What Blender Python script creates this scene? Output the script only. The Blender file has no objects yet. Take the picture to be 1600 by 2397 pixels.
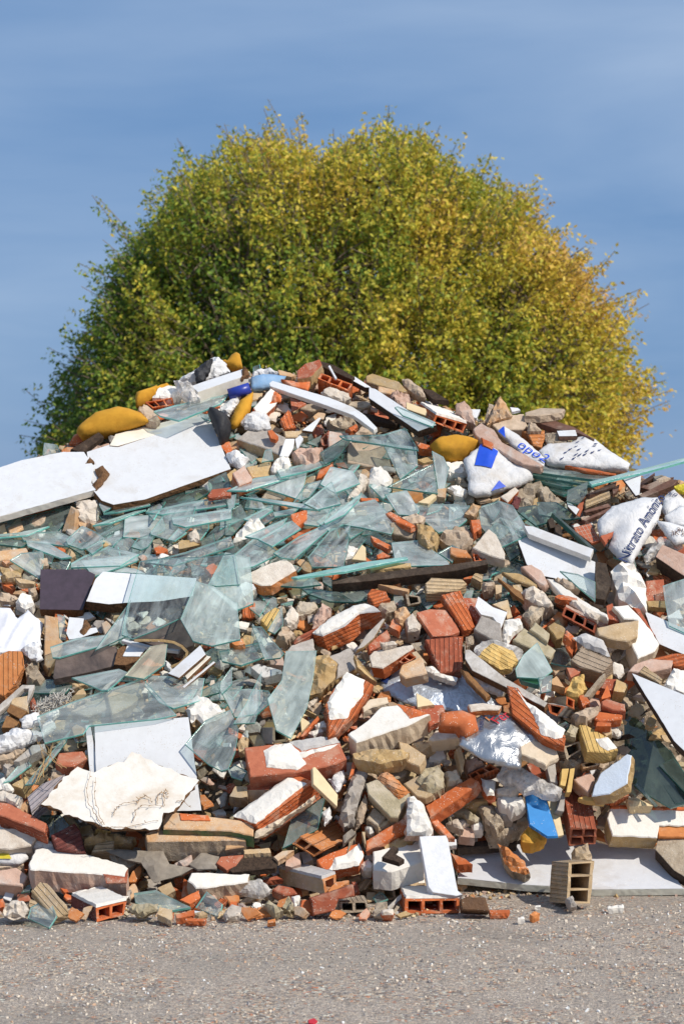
import bpy, bmesh, math, random, re
import numpy as np
from mathutils import Vector, Matrix, noise
from mathutils.geometry import delaunay_2d_cdt
random.seed(7)
SC = bpy.context.scene
COL = SC.collection
# ------------------------------------------------------------------ camera
FPX, CX, CY, CAMZ = 4600.0, 800.0, 1198.5, 0.97
cd = bpy.data.cameras.new("camera"); cam = bpy.data.objects.new("camera", cd); COL.objects.link(cam)
cam.location = (0, 0, CAMZ); cam.rotation_euler = (math.pi/2, 0, 0)
cd.sensor_fit = 'HORIZONTAL'; cd.sensor_width = 24.0; cd.lens = FPX/1600*24
cd.clip_end = 3000; cd.clip_start = 0.05
cd.dof.use_dof = True; cd.dof.focus_distance = 5.15; cd.dof.aperture_fstop = 10
SC.camera = cam
SC.view_settings.view_transform = 'Standard'; SC.view_settings.look = 'None'
SC.view_settings.exposure = 0.0; SC.view_settings.gamma = 1.0
SC.cycles.use_denoising = True
SC.cycles.max_bounces = 8; SC.cycles.transparent_max_bounces = 24
SC.cycles.caustics_reflective = False; SC.cycles.caustics_refractive = False

# ------------------------------------------------------------------ light
SUN_EL, SUN_AZ = math.radians(41), math.radians(46)      # azimuth measured from behind the camera towards the right
sdir = Vector((math.sin(SUN_AZ)*math.cos(SUN_EL), -math.cos(SUN_AZ)*math.cos(SUN_EL), math.sin(SUN_EL)))
sl = bpy.data.lights.new("sun", 'SUN'); sun = bpy.data.objects.new("sun", sl); COL.objects.link(sun)
sl.energy = 4.35; sl.angle = math.radians(0.5); sl.color = (1.0, 0.92, 0.79)
sun.rotation_euler = sdir.to_track_quat('Z', 'Y').to_euler(); sun.location = (6, -6, 8)
w = bpy.data.worlds.new("World"); SC.world = w; w.use_nodes = True
nt = w.node_tree; nt.nodes.clear()
def N(nt, typ, **kw):
    n = nt.nodes.new(typ)
    for k, v in kw.items():
        if k.startswith('i_'):
            key = k[2:]; key = int(key) if key.isdigit() else key
            n.inputs[key].default_value = v
        else: setattr(n, k, v)
    return n
LK = lambda nt, a, b: nt.links.new(a, b)
sky = N(nt, 'ShaderNodeTexSky'); sky.sky_type = 'NISHITA'; sky.sun_disc = False
sky.sun_elevation = SUN_EL; sky.sun_rotation = math.atan2(sdir.x, sdir.y)
sky.air_density = 1.0; sky.dust_density = 0.6; sky.ozone_density = 2.0
tc = N(nt, 'ShaderNodeTexCoord')
mp = N(nt, 'ShaderNodeMapping'); mp.inputs['Scale'].default_value = (1.3, 1.3, 6.5); mp.inputs['Rotation'].default_value = (0.02, 0.10, 0)
LK(nt, tc.outputs['Generated'], mp.inputs['Vector'])
cl = N(nt, 'ShaderNodeTexNoise'); cl.inputs['Scale'].default_value = 2.1; cl.inputs['Detail'].default_value = 7; cl.inputs['Roughness'].default_value = 0.5; cl.inputs['Distortion'].default_value = 0.25
LK(nt, mp.outputs[0], cl.inputs['Vector'])
# thin grey-blue cloud veil over a clear sky: two tones of veil chosen by soft banded noise
SKYS = 0.10
rp = N(nt, 'ShaderNodeValToRGB'); e = rp.color_ramp.elements
def lin(r, g, b): return tuple((c/255/12.92 if c/255 <= .04045 else ((c/255+.055)/1.055)**2.4) for c in (r, g, b))
def skyc(r, g, b): c = lin(r, g, b); return (c[0]/SKYS, c[1]/SKYS, c[2]/SKYS, 1)
e[0].position = 0.28; e[0].color = skyc(98, 141, 193)
e[1].position = 0.74; e[1].color = skyc(160, 185, 219)
sz = N(nt, 'ShaderNodeSeparateXYZ'); LK(nt, tc.outputs['Generated'], sz.inputs[0])
ez = N(nt, 'ShaderNodeMapRange'); ez.inputs[1].default_value = 0.02; ez.inputs[2].default_value = 0.26; ez.inputs[3].default_value = -0.10; ez.inputs[4].default_value = 0.13
LK(nt, sz.outputs['Z'], ez.inputs[0])
az = N(nt, 'ShaderNodeMath', operation='ADD'); LK(nt, cl.outputs['Fac'], az.inputs[0]); LK(nt, ez.outputs[0], az.inputs[1])
LK(nt, az.outputs[0], rp.inputs['Fac'])
mx = N(nt, 'ShaderNodeMix', data_type='RGBA'); mx.inputs[0].default_value = 0.86
LK(nt, sky.outputs[0], mx.inputs[6]); LK(nt, rp.outputs[0], mx.inputs[7])
bg = N(nt, 'ShaderNodeBackground'); bg.inputs['Strength'].default_value = SKYS
LK(nt, mx.outputs[2], bg.inputs['Color'])
wo = N(nt, 'ShaderNodeOutputWorld'); LK(nt, bg.outputs[0], wo.inputs['Surface'])

# ------------------------------------------------------------------ materials
MATS = {}
def base(name):
    m = bpy.data.materials.new(name); m.use_nodes = True
    t = m.node_tree; t.nodes.clear()
    out = N(t, 'ShaderNodeOutputMaterial')
    return m, t, out
def coords(t):
    tc = N(t, 'ShaderNodeTexCoord'); oi = N(t, 'ShaderNodeObjectInfo')
    mu = N(t, 'ShaderNodeMath', operation='MULTIPLY'); mu.inputs[1].default_value = 37.0
    LK(t, oi.outputs['Random'], mu.inputs[0])
    ad = N(t, 'ShaderNodeVectorMath', operation='ADD')
    LK(t, tc.outputs['Object'], ad.inputs[0]); LK(t, mu.outputs[0], ad.inputs[1])
    return tc, oi, ad.outputs[0]
def noisef(t, vec, scale, detail=5, rough=.55, dist=0.0):
    n = N(t, 'ShaderNodeTexNoise'); n.inputs['Scale'].default_value = scale
    n.inputs['Detail'].default_value = detail; n.inputs['Roughness'].default_value = rough; n.inputs['Distortion'].default_value = dist
    LK(t, vec, n.inputs['Vector']); return n.outputs['Fac']
def ramp(t, fac, a, b):
    r = N(t, 'ShaderNodeMapRange'); r.inputs[1].default_value = a; r.inputs[2].default_value = b
    LK(t, fac, r.inputs[0]); return r.outputs[0]
def mixc(t, fac, a, b):
    m = N(t, 'ShaderNodeMix', data_type='RGBA')
    if isinstance(fac, float): m.inputs[0].default_value = fac
    else: LK(t, fac, m.inputs[0])
    for s, v in ((6, a), (7, b)):
        if isinstance(v, tuple): m.inputs[s].default_value = (*v[:3], 1)
        else: LK(t, v, m.inputs[s])
    return m.outputs[2]
def solid(name, c1, c2=None, rough=.85, dirt=None, dirtf=(.55, .75), dscale=14, nscale=45, bump=.35, bscale=150,
          groove=False, spec=.3, metal=0.0, var=.22, fleck=None, fold=0.0, trans=0.0):
    m, t, out = base(name)
    tc, oi, v = coords(t)
    c2 = c2 or tuple(x*.7 for x in c1)
    col = mixc(t, ramp(t, noisef(t, v, nscale, 6, .62), .34, .68), c1, c2)
    if dirt: col = mixc(t, ramp(t, noisef(t, v, dscale, 8, .66, .4), *dirtf), col, dirt)
    if fleck:
        vo = N(t, 'ShaderNodeTexVoronoi'); vo.inputs['Scale'].default_value = 190; LK(t, v, vo.inputs['Vector'])
        fk = N(t, 'ShaderNodeMath', operation='LESS_THAN'); fk.inputs[1].default_value = .2; LK(t, vo.outputs['Distance'], fk.inputs[0])
        gate = N(t, 'ShaderNodeMath', operation='GREATER_THAN'); gate.inputs[1].default_value = .52; LK(t, noisef(t, v, 24, 3), gate.inputs[0])
        f2 = N(t, 'ShaderNodeMath', operation='MULTIPLY'); LK(t, fk.outputs[0], f2.inputs[0]); LK(t, gate.outputs[0], f2.inputs[1])
        col = mixc(t, f2.outputs[0], col, fleck)
    hs = N(t, 'ShaderNodeHueSaturation')
    mr = N(t, 'ShaderNodeMapRange'); mr.inputs[3].default_value = 1-var; mr.inputs[4].default_value = 1+var*.6
    LK(t, oi.outputs['Random'], mr.inputs[0]); LK(t, mr.outputs[0], hs.inputs['Value'])
    LK(t, col, hs.inputs['Color'])
    b = N(t, 'ShaderNodeBsdfPrincipled'); b.inputs['Roughness'].default_value = rough; b.inputs['Metallic'].default_value = metal
    b.inputs['Specular IOR Level'].default_value = spec
    LK(t, hs.outputs[0], b.inputs['Base Color'])
    h = noisef(t, v, bscale, 6, .65)
    h2 = noisef(t, v, bscale*.22, 4, .6)
    ad = N(t, 'ShaderNodeMath', operation='ADD'); LK(t, h, ad.inputs[0]); LK(t, h2, ad.inputs[1])
    hh = ad.outputs[0]
    if fold:
        wv = noisef(t, v, 22, 4, .6, 1.6); am = N(t, 'ShaderNodeMath', operation='MULTIPLY_ADD'); am.inputs[1].default_value = fold
        LK(t, wv, am.inputs[0]); LK(t, hh, am.inputs[2]); hh = am.outputs[0]
    if groove:
        sp = N(t, 'ShaderNodeSeparateXYZ'); LK(t, tc.outputs['Object'], sp.inputs[0])
        a = N(t, 'ShaderNodeMath', operation='ADD'); LK(t, sp.outputs['Y'], a.inputs[0]); LK(t, sp.outputs['Z'], a.inputs[1])
        k = N(t, 'ShaderNodeMath', operation='MULTIPLY'); k.inputs[1].default_value = 2*math.pi/.0125; LK(t, a.outputs[0], k.inputs[0])
        s = N(t, 'ShaderNodeMath', operation='SINE'); LK(t, k.outputs[0], s.inputs[0])
        mr2 = N(t, 'ShaderNodeMapRange'); mr2.interpolation_type = 'SMOOTHSTEP'
        mr2.inputs[1].default_value = -.95; mr2.inputs[2].default_value = -.2; mr2.inputs[3].default_value = 0; mr2.inputs[4].default_value = 1.6
        LK(t, s.outputs[0], mr2.inputs[0])
        a2 = N(t, 'ShaderNodeMath', operation='ADD'); LK(t, mr2.outputs[0], a2.inputs[0]); LK(t, hh, a2.inputs[1]); hh = a2.outputs[0]
    bm_ = N(t, 'ShaderNodeBump'); bm_.inputs['Strength'].default_value = min(1, bump*(2.2 if groove else 1)); bm_.inputs['Distance'].default_value = .004
    LK(t, hh, bm_.inputs['Height']); LK(t, bm_.outputs[0], b.inputs['Normal'])
    sh = b.outputs[0]
    if trans:
        tr = N(t, 'ShaderNodeBsdfTransparent'); ms = N(t, 'ShaderNodeMixShader')
        LK(t, ramp(t, noisef(t, v, 20, 5, .6, 1.0), .3, .3+1.0/trans*.25), ms.inputs[0]); LK(t, tr.outputs[0], ms.inputs[1]); LK(t, sh, ms.inputs[2]); sh = ms.outputs[0]
    LK(t, sh, out.inputs['Surface'])
    return m
def glassmat(name, tint, dust, lo, hi, rough=.06):
    m, t, out = base(name); tc, oi, v = coords(t)
    tr = N(t, 'ShaderNodeBsdfTransparent'); tr.inputs[0].default_value = (*tint, 1)
    df = N(t, 'ShaderNodeBsdfDiffuse')
    LK(t, mixc(t, ramp(t, noisef(t, v, 9, 6, .6, .5), .35, .65), tuple(min(.86, x*1.18) for x in dust), tuple(x*.74 for x in dust)), df.inputs[0])
    f = N(t, 'ShaderNodeMapRange'); f.inputs[1].default_value = .33; f.inputs[2].default_value = .72; f.inputs[3].default_value = lo; f.inputs[4].default_value = hi
    ma = N(t, 'ShaderNodeMapping'); ma.inputs['Scale'].default_value = (.45, 1.7, 1.0); ma.inputs['Rotation'].default_value = (0, 0, .5); LK(t, v, ma.inputs['Vector'])
    LK(t, noisef(t, ma.outputs[0], 15, 8, .68, .9), f.inputs[0])
    rr = N(t, 'ShaderNodeMath', operation='MULTIPLY_ADD'); rr.inputs[1].default_value = .22; rr.inputs[2].default_value = -.11
    LK(t, oi.outputs['Random'], rr.inputs[0])
    fa = N(t, 'ShaderNodeMath', operation='ADD', use_clamp=True); LK(t, f.outputs[0], fa.inputs[0]); LK(t, rr.outputs[0], fa.inputs[1])
    bk_ = N(t, 'ShaderNodeMath', operation='MULTIPLY_ADD'); bk_.inputs[1].default_value = -.7; bk_.inputs[2].default_value = 1.0
    ge0 = N(t, 'ShaderNodeNewGeometry'); LK(t, ge0.outputs['Backfacing'], bk_.inputs[0])
    fm = N(t, 'ShaderNodeMath', operation='MULTIPLY'); LK(t, fa.outputs[0], fm.inputs[0]); LK(t, bk_.outputs[0], fm.inputs[1]); fa = fm
    m1 = N(t, 'ShaderNodeMixShader'); LK(t, fa.outputs[0], m1.inputs[0]); LK(t, tr.outputs[0], m1.inputs[1]); LK(t, df.outputs[0], m1.inputs[2])
    gl = N(t, 'ShaderNodeBsdfGlossy'); gl.inputs['Roughness'].default_value = rough
    fr = N(t, 'ShaderNodeFresnel'); fr.inputs['IOR'].default_value = 1.75
    ge = N(t, 'ShaderNodeNewGeometry'); iv = N(t, 'ShaderNodeMath', operation='SUBTRACT'); iv.inputs[0].default_value = 1.0; LK(t, ge.outputs['Backfacing'], iv.inputs[1])
    ff = N(t, 'ShaderNodeMath', operation='MULTIPLY'); LK(t, fr.outputs[0], ff.inputs[0]); LK(t, iv.outputs[0], ff.inputs[1])
    m2 = N(t, 'ShaderNodeMixShader'); LK(t, ff.outputs[0], m2.inputs[0]); LK(t, m1.outputs[0], m2.inputs[1]); LK(t, gl.outputs[0], m2.inputs[2])
    LK(t, m2.outputs[0], out.inputs['Surface'])
    return m
DUST = (.42, .36, .29)
MD = {   # base colours; last entry is the word used in labels
 'lam': dict(c1=(.68,.695,.725), c2=(.635,.645,.67), rough=.42, bump=.06, var=.06, dirt=(.47,.42,.36), dirtf=(.55,.88), dscale=7, spec=.4, fleck=(.52,.48,.44)),
 'lamr': dict(c1=(.74,.75,.78), c2=(.62,.63,.66), rough=.8, bump=.35, var=.04, dirt=(.42,.40,.38), dirtf=(.62,.85), dscale=20),
 'lamg': dict(c1=(.66,.675,.72), c2=(.61,.62,.66), rough=.45, bump=.06, var=.03, dirt=(.45,.40,.35), dirtf=(.55,.84), dscale=7, fleck=(.8,.78,.74)),
 'lamf': dict(c1=(.60,.60,.54), c2=(.50,.50,.44), rough=.6, bump=.2, var=.05, dirt=(.30,.29,.22), dirtf=(.55,.75)),
 'lamw': dict(c1=(.76,.73,.68), c2=(.70,.66,.60), rough=.7, bump=.25, var=.03, dirt=(.50,.37,.24), dirtf=(.50,.84), dscale=8),
 'lamc': dict(c1=(.76,.73,.66), c2=(.68,.64,.56), rough=.5, bump=.08, var=.06, dirt=(.45,.38,.3), dirtf=(.62,.85)),
 'lame': dict(c1=(.74,.72,.68), c2=(.66,.63,.58), rough=.5, bump=.1, var=.05, dirt=(.3,.2,.13), dirtf=(.62,.8)),
 'lamd': dict(c1=(.075,.055,.075), c2=(.055,.042,.055), rough=.4, bump=.06, var=.05, dirt=(.2,.18,.19), dirtf=(.66,.95), dscale=9),
 'chip': dict(c1=(0.230,0.121,0.057), c2=(0.103,0.052,0.025), rough=.95, bump=.9, bscale=260, nscale=170, var=.15),
 'chipd': dict(c1=(.085,.055,.038), c2=(.03,.02,.015), rough=.95, bump=.9, bscale=220, nscale=140, var=.15, dirt=(.2,.14,.1), dirtf=(.6,.8)),
 'chipr': dict(c1=(.17,.085,.042), c2=(.05,.027,.016), rough=.95, bump=1, bscale=200, nscale=120, var=.1),
 'fo': dict(c1=(.62,.32,.035), c2=(.54,.265,.028), rough=.95, bump=.25, bscale=260, var=.12, dirt=(.34,.17,.04), dirtf=(.56,.9), dscale=7),
 'co': dict(c1=(.46,.42,.385), c2=(.32,.285,.255), rough=.95, bump=.6, var=.15, dirt=(.52,.45,.38), dirtf=(.5,.74)),
 'mo': dict(c1=(.46,.375,.28), c2=(.29,.225,.16), rough=.95, bump=.9, var=.2, dirt=(.54,.46,.36), dirtf=(.48,.7), fleck=(.66,.6,.52)),
 'mar': dict(c1=(.20,.06,.06), c2=(.10,.04,.04), rough=.95, bump=.8),
 'stn': dict(c1=(0.562,0.443,0.335), c2=(0.410,0.313,0.227), rough=.95, bump=.6, var=.15, dirt=(.32,.26,.2), dirtf=(.55,.8)),
 'pk': dict(c1=(.58,.40,.32), c2=(.46,.30,.23), rough=.95, bump=.6, var=.12, dirt=(.55,.50,.46), dirtf=(.5,.7)),
 'pe': dict(c1=(.60,.39,.22), c2=(.50,.29,.15), rough=.92, bump=.45, var=.16, dirt=(.50,.44,.37), dirtf=(.48,.72), fleck=(.66,.58,.50)),
 'te': dict(c1=(.60,.165,.055), c2=(.48,.115,.038), rough=.88, bump=.45, var=.18, dirt=(.60,.44,.33), dirtf=(.53,.74), dscale=19, fleck=(.68,.6,.52)),
 'tes': dict(c1=(.55,.16,.06), c2=(.46,.125,.045), rough=.85, bump=.3, var=.1, dirt=(.58,.40,.29), dirtf=(.55,.8), fleck=(.66,.58,.50)),
 'or': dict(c1=(.60,.24,.085), c2=(.50,.18,.06), rough=.88, bump=.35, var=.14, dirt=(.55,.40,.28), dirtf=(.5,.76), fleck=(.66,.58,.50)),
 'td': dict(c1=(.42,.115,.058), c2=(.31,.08,.042), rough=.85, bump=.45, var=.18, dirt=(.50,.36,.27), dirtf=(.53,.76), dscale=18, fleck=(.66,.58,.5)),
 'tdd': dict(c1=(.19,.055,.045), c2=(.13,.04,.034), rough=.85, bump=.4, var=.1, dirt=(.36,.24,.2), dirtf=(.56,.8), fleck=(.6,.55,.5)),  # also on the two-holed road brick's sides, their shade painted in as maroon
 'tdl': dict(c1=(.50,.165,.09), c2=(.41,.125,.068), rough=.8, bump=.3, var=.12, dirt=(.56,.40,.30), dirtf=(.52,.78), dscale=17, fleck=(.66,.58,.5)),
 'til': dict(c1=(.44,.12,.055), c2=(.38,.10,.05), rough=.6, bump=.15, var=.08),
 'tan': dict(c1=(.58,.43,.265), c2=(.44,.31,.175), rough=.92, bump=.5, var=.16, dirt=(.46,.38,.29), dirtf=(.48,.72), fleck=(.66,.58,.50)),
 'och': dict(c1=(.53,.37,.18), c2=(.38,.25,.115), rough=.95, bump=.6, var=.2, dirt=(.42,.34,.24), dirtf=(.48,.72), fleck=(.66,.58,.50)),
 'yt': dict(c1=(.68,.47,.18), c2=(.56,.36,.12), rough=.85, bump=.35, var=.1, dirt=(.50,.38,.24), dirtf=(.58,.82)),
 'olv': dict(c1=(.46,.395,.275), c2=(.33,.28,.18), rough=.95, bump=.7, var=.15, dirt=(.55,.48,.38), dirtf=(.5,.72)),
 'cr': dict(c1=(.72,.58,.36), c2=(.64,.50,.30), rough=.6, bump=.12, var=.1, dirt=(.5,.4,.28), dirtf=(.6,.85)),
 'pw': dict(c1=(.80,.77,.72), c2=(.74,.70,.64), rough=.92, bump=.42, var=.07, dirt=(.56,.47,.37), dirtf=(.60,.84), dscale=10),
 'pwd': dict(c1=(.72,.65,.57), c2=(.58,.50,.42), rough=.95, bump=.7, var=.1, dirt=(.42,.33,.25), dirtf=(.52,.76)),
 'pg': dict(c1=(.56,.54,.53), c2=(.46,.44,.43), rough=.92, bump=.4, var=.08, dirt=(.70,.67,.63), dirtf=(.52,.72)),
 'pc': dict(c1=(.74,.62,.48), c2=(.64,.52,.38), rough=.92, bump=.45, var=.08, dirt=(.56,.44,.32), dirtf=(.56,.8)),
 'pb': dict(c1=(.58,.66,.78), c2=(.54,.61,.71), rough=.85, bump=.4, var=.04, dirt=(.68,.68,.68), dirtf=(.6,.8)),
 'bag': dict(c1=(.74,.72,.70), c2=(.64,.60,.56), rough=.35, bump=.5, bscale=60, var=.08, dirt=(.5,.42,.35), dirtf=(.6,.85), fold=3.0, trans=.8, spec=.5),
 'sk': dict(c1=(.70,.70,.715), c2=(.62,.62,.63), rough=.6, bump=.4, bscale=90, var=.06, dirt=(.46,.40,.33), dirtf=(.54,.82), dscale=10, fold=3.0),
 'pleat': dict(c1=(.78,.79,.84), c2=(.74,.74,.79), rough=.5, bump=.2, bscale=60, var=.03, dirt=(.45,.33,.25), dirtf=(.66,.9), fold=1.0),
 'sv': dict(c1=(.50,.51,.53), c2=(.40,.41,.43), rough=.34, metal=.85, bump=.4, bscale=50, var=.03, fold=3.0, dirt=(.5,.46,.42), dirtf=(.62,.85)),
 'svb': dict(c1=(.54,.59,.67), c2=(.48,.53,.61), rough=.38, metal=.5, bump=.5, bscale=50, var=.03, fold=4.0, dirt=(.58,.54,.49), dirtf=(.58,.85)),
 'bk': dict(c1=(.035,.036,.042), c2=(.02,.02,.024), rough=.6, bump=.4, var=.1, dirt=(.2,.18,.17), dirtf=(.6,.9)),
 'lino': dict(c1=(.27,.235,.195), c2=(.20,.17,.14), rough=.9, bump=.4, bscale=60, var=.12, dirt=(.36,.32,.28), dirtf=(.55,.8)),
 'blu': dict(c1=(.20,.36,.58), c2=(.30,.44,.62), rough=.7, bump=.4, var=.03, dirt=(.5,.5,.52), dirtf=(.58,.8)),
 'blup': dict(c1=(.015,.07,.55), c2=(.02,.09,.6), rough=.5, bump=.1, var=.03),
 'tub': dict(c1=(.02,.04,.34), c2=(.02,.04,.28), rough=.35, bump=.05, var=.03, spec=.5),
 'blue': dict(c1=(.035,.24,.60), c2=(.03,.21,.54), rough=.5, bump=.08, var=.02, fleck=(.5,.55,.6)),
 'navy': dict(c1=(.012,.03,.13), c2=(.012,.03,.12), rough=.6, bump=.1, var=.02),
 'brn': dict(c1=(.10,.045,.03), c2=(.09,.04,.03), rough=.6, bump=.1, var=.02),
 'rd': dict(c1=(.55,.03,.05), c2=(.5,.03,.05), rough=.6, bump=.1, var=.02),
 'yel': dict(c1=(.70,.58,.05), c2=(.62,.5,.05), rough=.6, bump=.3, var=.03),
 'yel2': dict(c1=(.66,.36,.06), c2=(.54,.27,.045), rough=.9, bump=.4, var=.03),
 'wd': dict(c1=(.075,.052,.037), c2=(.035,.025,.02), rough=.85, bump=.8, nscale=90, var=.1, dirt=(.17,.13,.1), dirtf=(.56,.8)),
 'wl': dict(c1=(.50,.46,.42), c2=(.36,.32,.28), rough=.85, bump=.5, var=.1, dirt=(.66,.63,.6), dirtf=(.5,.7)),
 'wsc': dict(c1=(.62,.60,.56), c2=(.5,.48,.44), rough=.85, bump=.5, var=.02, dirt=(.035,.033,.03), dirtf=(.53,.6), dscale=22),
 'wbr': dict(c1=(.30,.15,.055), c2=(.19,.09,.035), rough=.6, bump=.4, nscale=90, var=.1),
 'br': dict(c1=(.17,.085,.06), c2=(.10,.05,.036), rough=.6, bump=.4, nscale=70, var=.15, dirt=(.34,.27,.22), dirtf=(.52,.75)),
 'brd': dict(c1=(.165,.125,.11), c2=(.11,.08,.07), rough=.8, bump=.3, var=.06, dirt=(.055,.045,.045), dirtf=(.5,.7), dscale=9),
 'lil': dict(c1=(.42,.38,.40), c2=(.34,.30,.32), rough=.8, bump=.35, var=.04, dirt=(.30,.25,.22), dirtf=(.56,.8)),
 'grn': dict(c1=(.04,.16,.07), c2=(.30,.22,.13), rough=.9, bump=.5, nscale=14, var=.04, dirt=(.12,.09,.06), dirtf=(.5,.7)),
 'bot': dict(c1=(.02,.10,.04), c2=(.015,.07,.03), rough=.25, bump=.05, var=.03, spec=.6),
 'wetb': dict(c1=(.15,.075,.035), c2=(.10,.05,.025), rough=.6, bump=.5, var=.03, fleck=(.4,.33,.25)),
 'weed': dict(c1=(.36,.22,.11), c2=(.26,.155,.075), rough=.9, bump=.3, var=.05),
 'straw': dict(c1=(.46,.30,.13), c2=(.36,.22,.09), rough=.9, bump=.3, var=.05),
 'fib': dict(c1=(.66,.64,.60), c2=(.5,.47,.43), rough=.9, bump=.2, var=.05),
 'dirt': dict(c1=(.27,.21,.15), c2=(.15,.115,.08), rough=1, bump=1, nscale=70, bscale=120, var=.02, dirt=(.40,.33,.25), dirtf=(.48,.66), dscale=26, fleck=(.6,.5,.4)),
}
GD = {'gl': ((.90,.955,.945), (.68,.775,.765), .07, .56), 'gld': ((.72,.84,.81), (.40,.46,.44), .08, .42), 'gldd': ((.26,.37,.34), (.13,.17,.15), .22, .55),  # last entry: tint and dust darkened, the board's shade put into the colour
      'glc': ((.92,.97,.965), (.68,.775,.77), .05, .34), 'glf': ((.87,.935,.92), (.64,.735,.705), .24, .66), 'glt': ((.88,.90,.82), (.70,.62,.48), .30, .65),
      'glb': ((.52,.88,.84), (.50,.76,.73), .2, .5)}
def M(k):
    if k in MATS: return MATS[k]
    if k in GD: m = glassmat('glass_'+k, *GD[k])
    elif k == 'gle': m = solid('glass_edge', (.22,.56,.51), (.12,.42,.38), rough=.18, bump=.1, var=.3, spec=.7)
    elif k == 'gled': m = solid('glass_edge_dark', (.05,.20,.18), (.03,.14,.12), rough=.18, bump=.1, var=.3, spec=.7)
    elif k.endswith('~'): d = dict(MD[k[:-1]]); d['groove'] = True; m = solid('grooved_'+k[:-1], **d)
    else: m = solid('surface_'+k, **MD[k])
    MATS[k] = m
    return m
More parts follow.
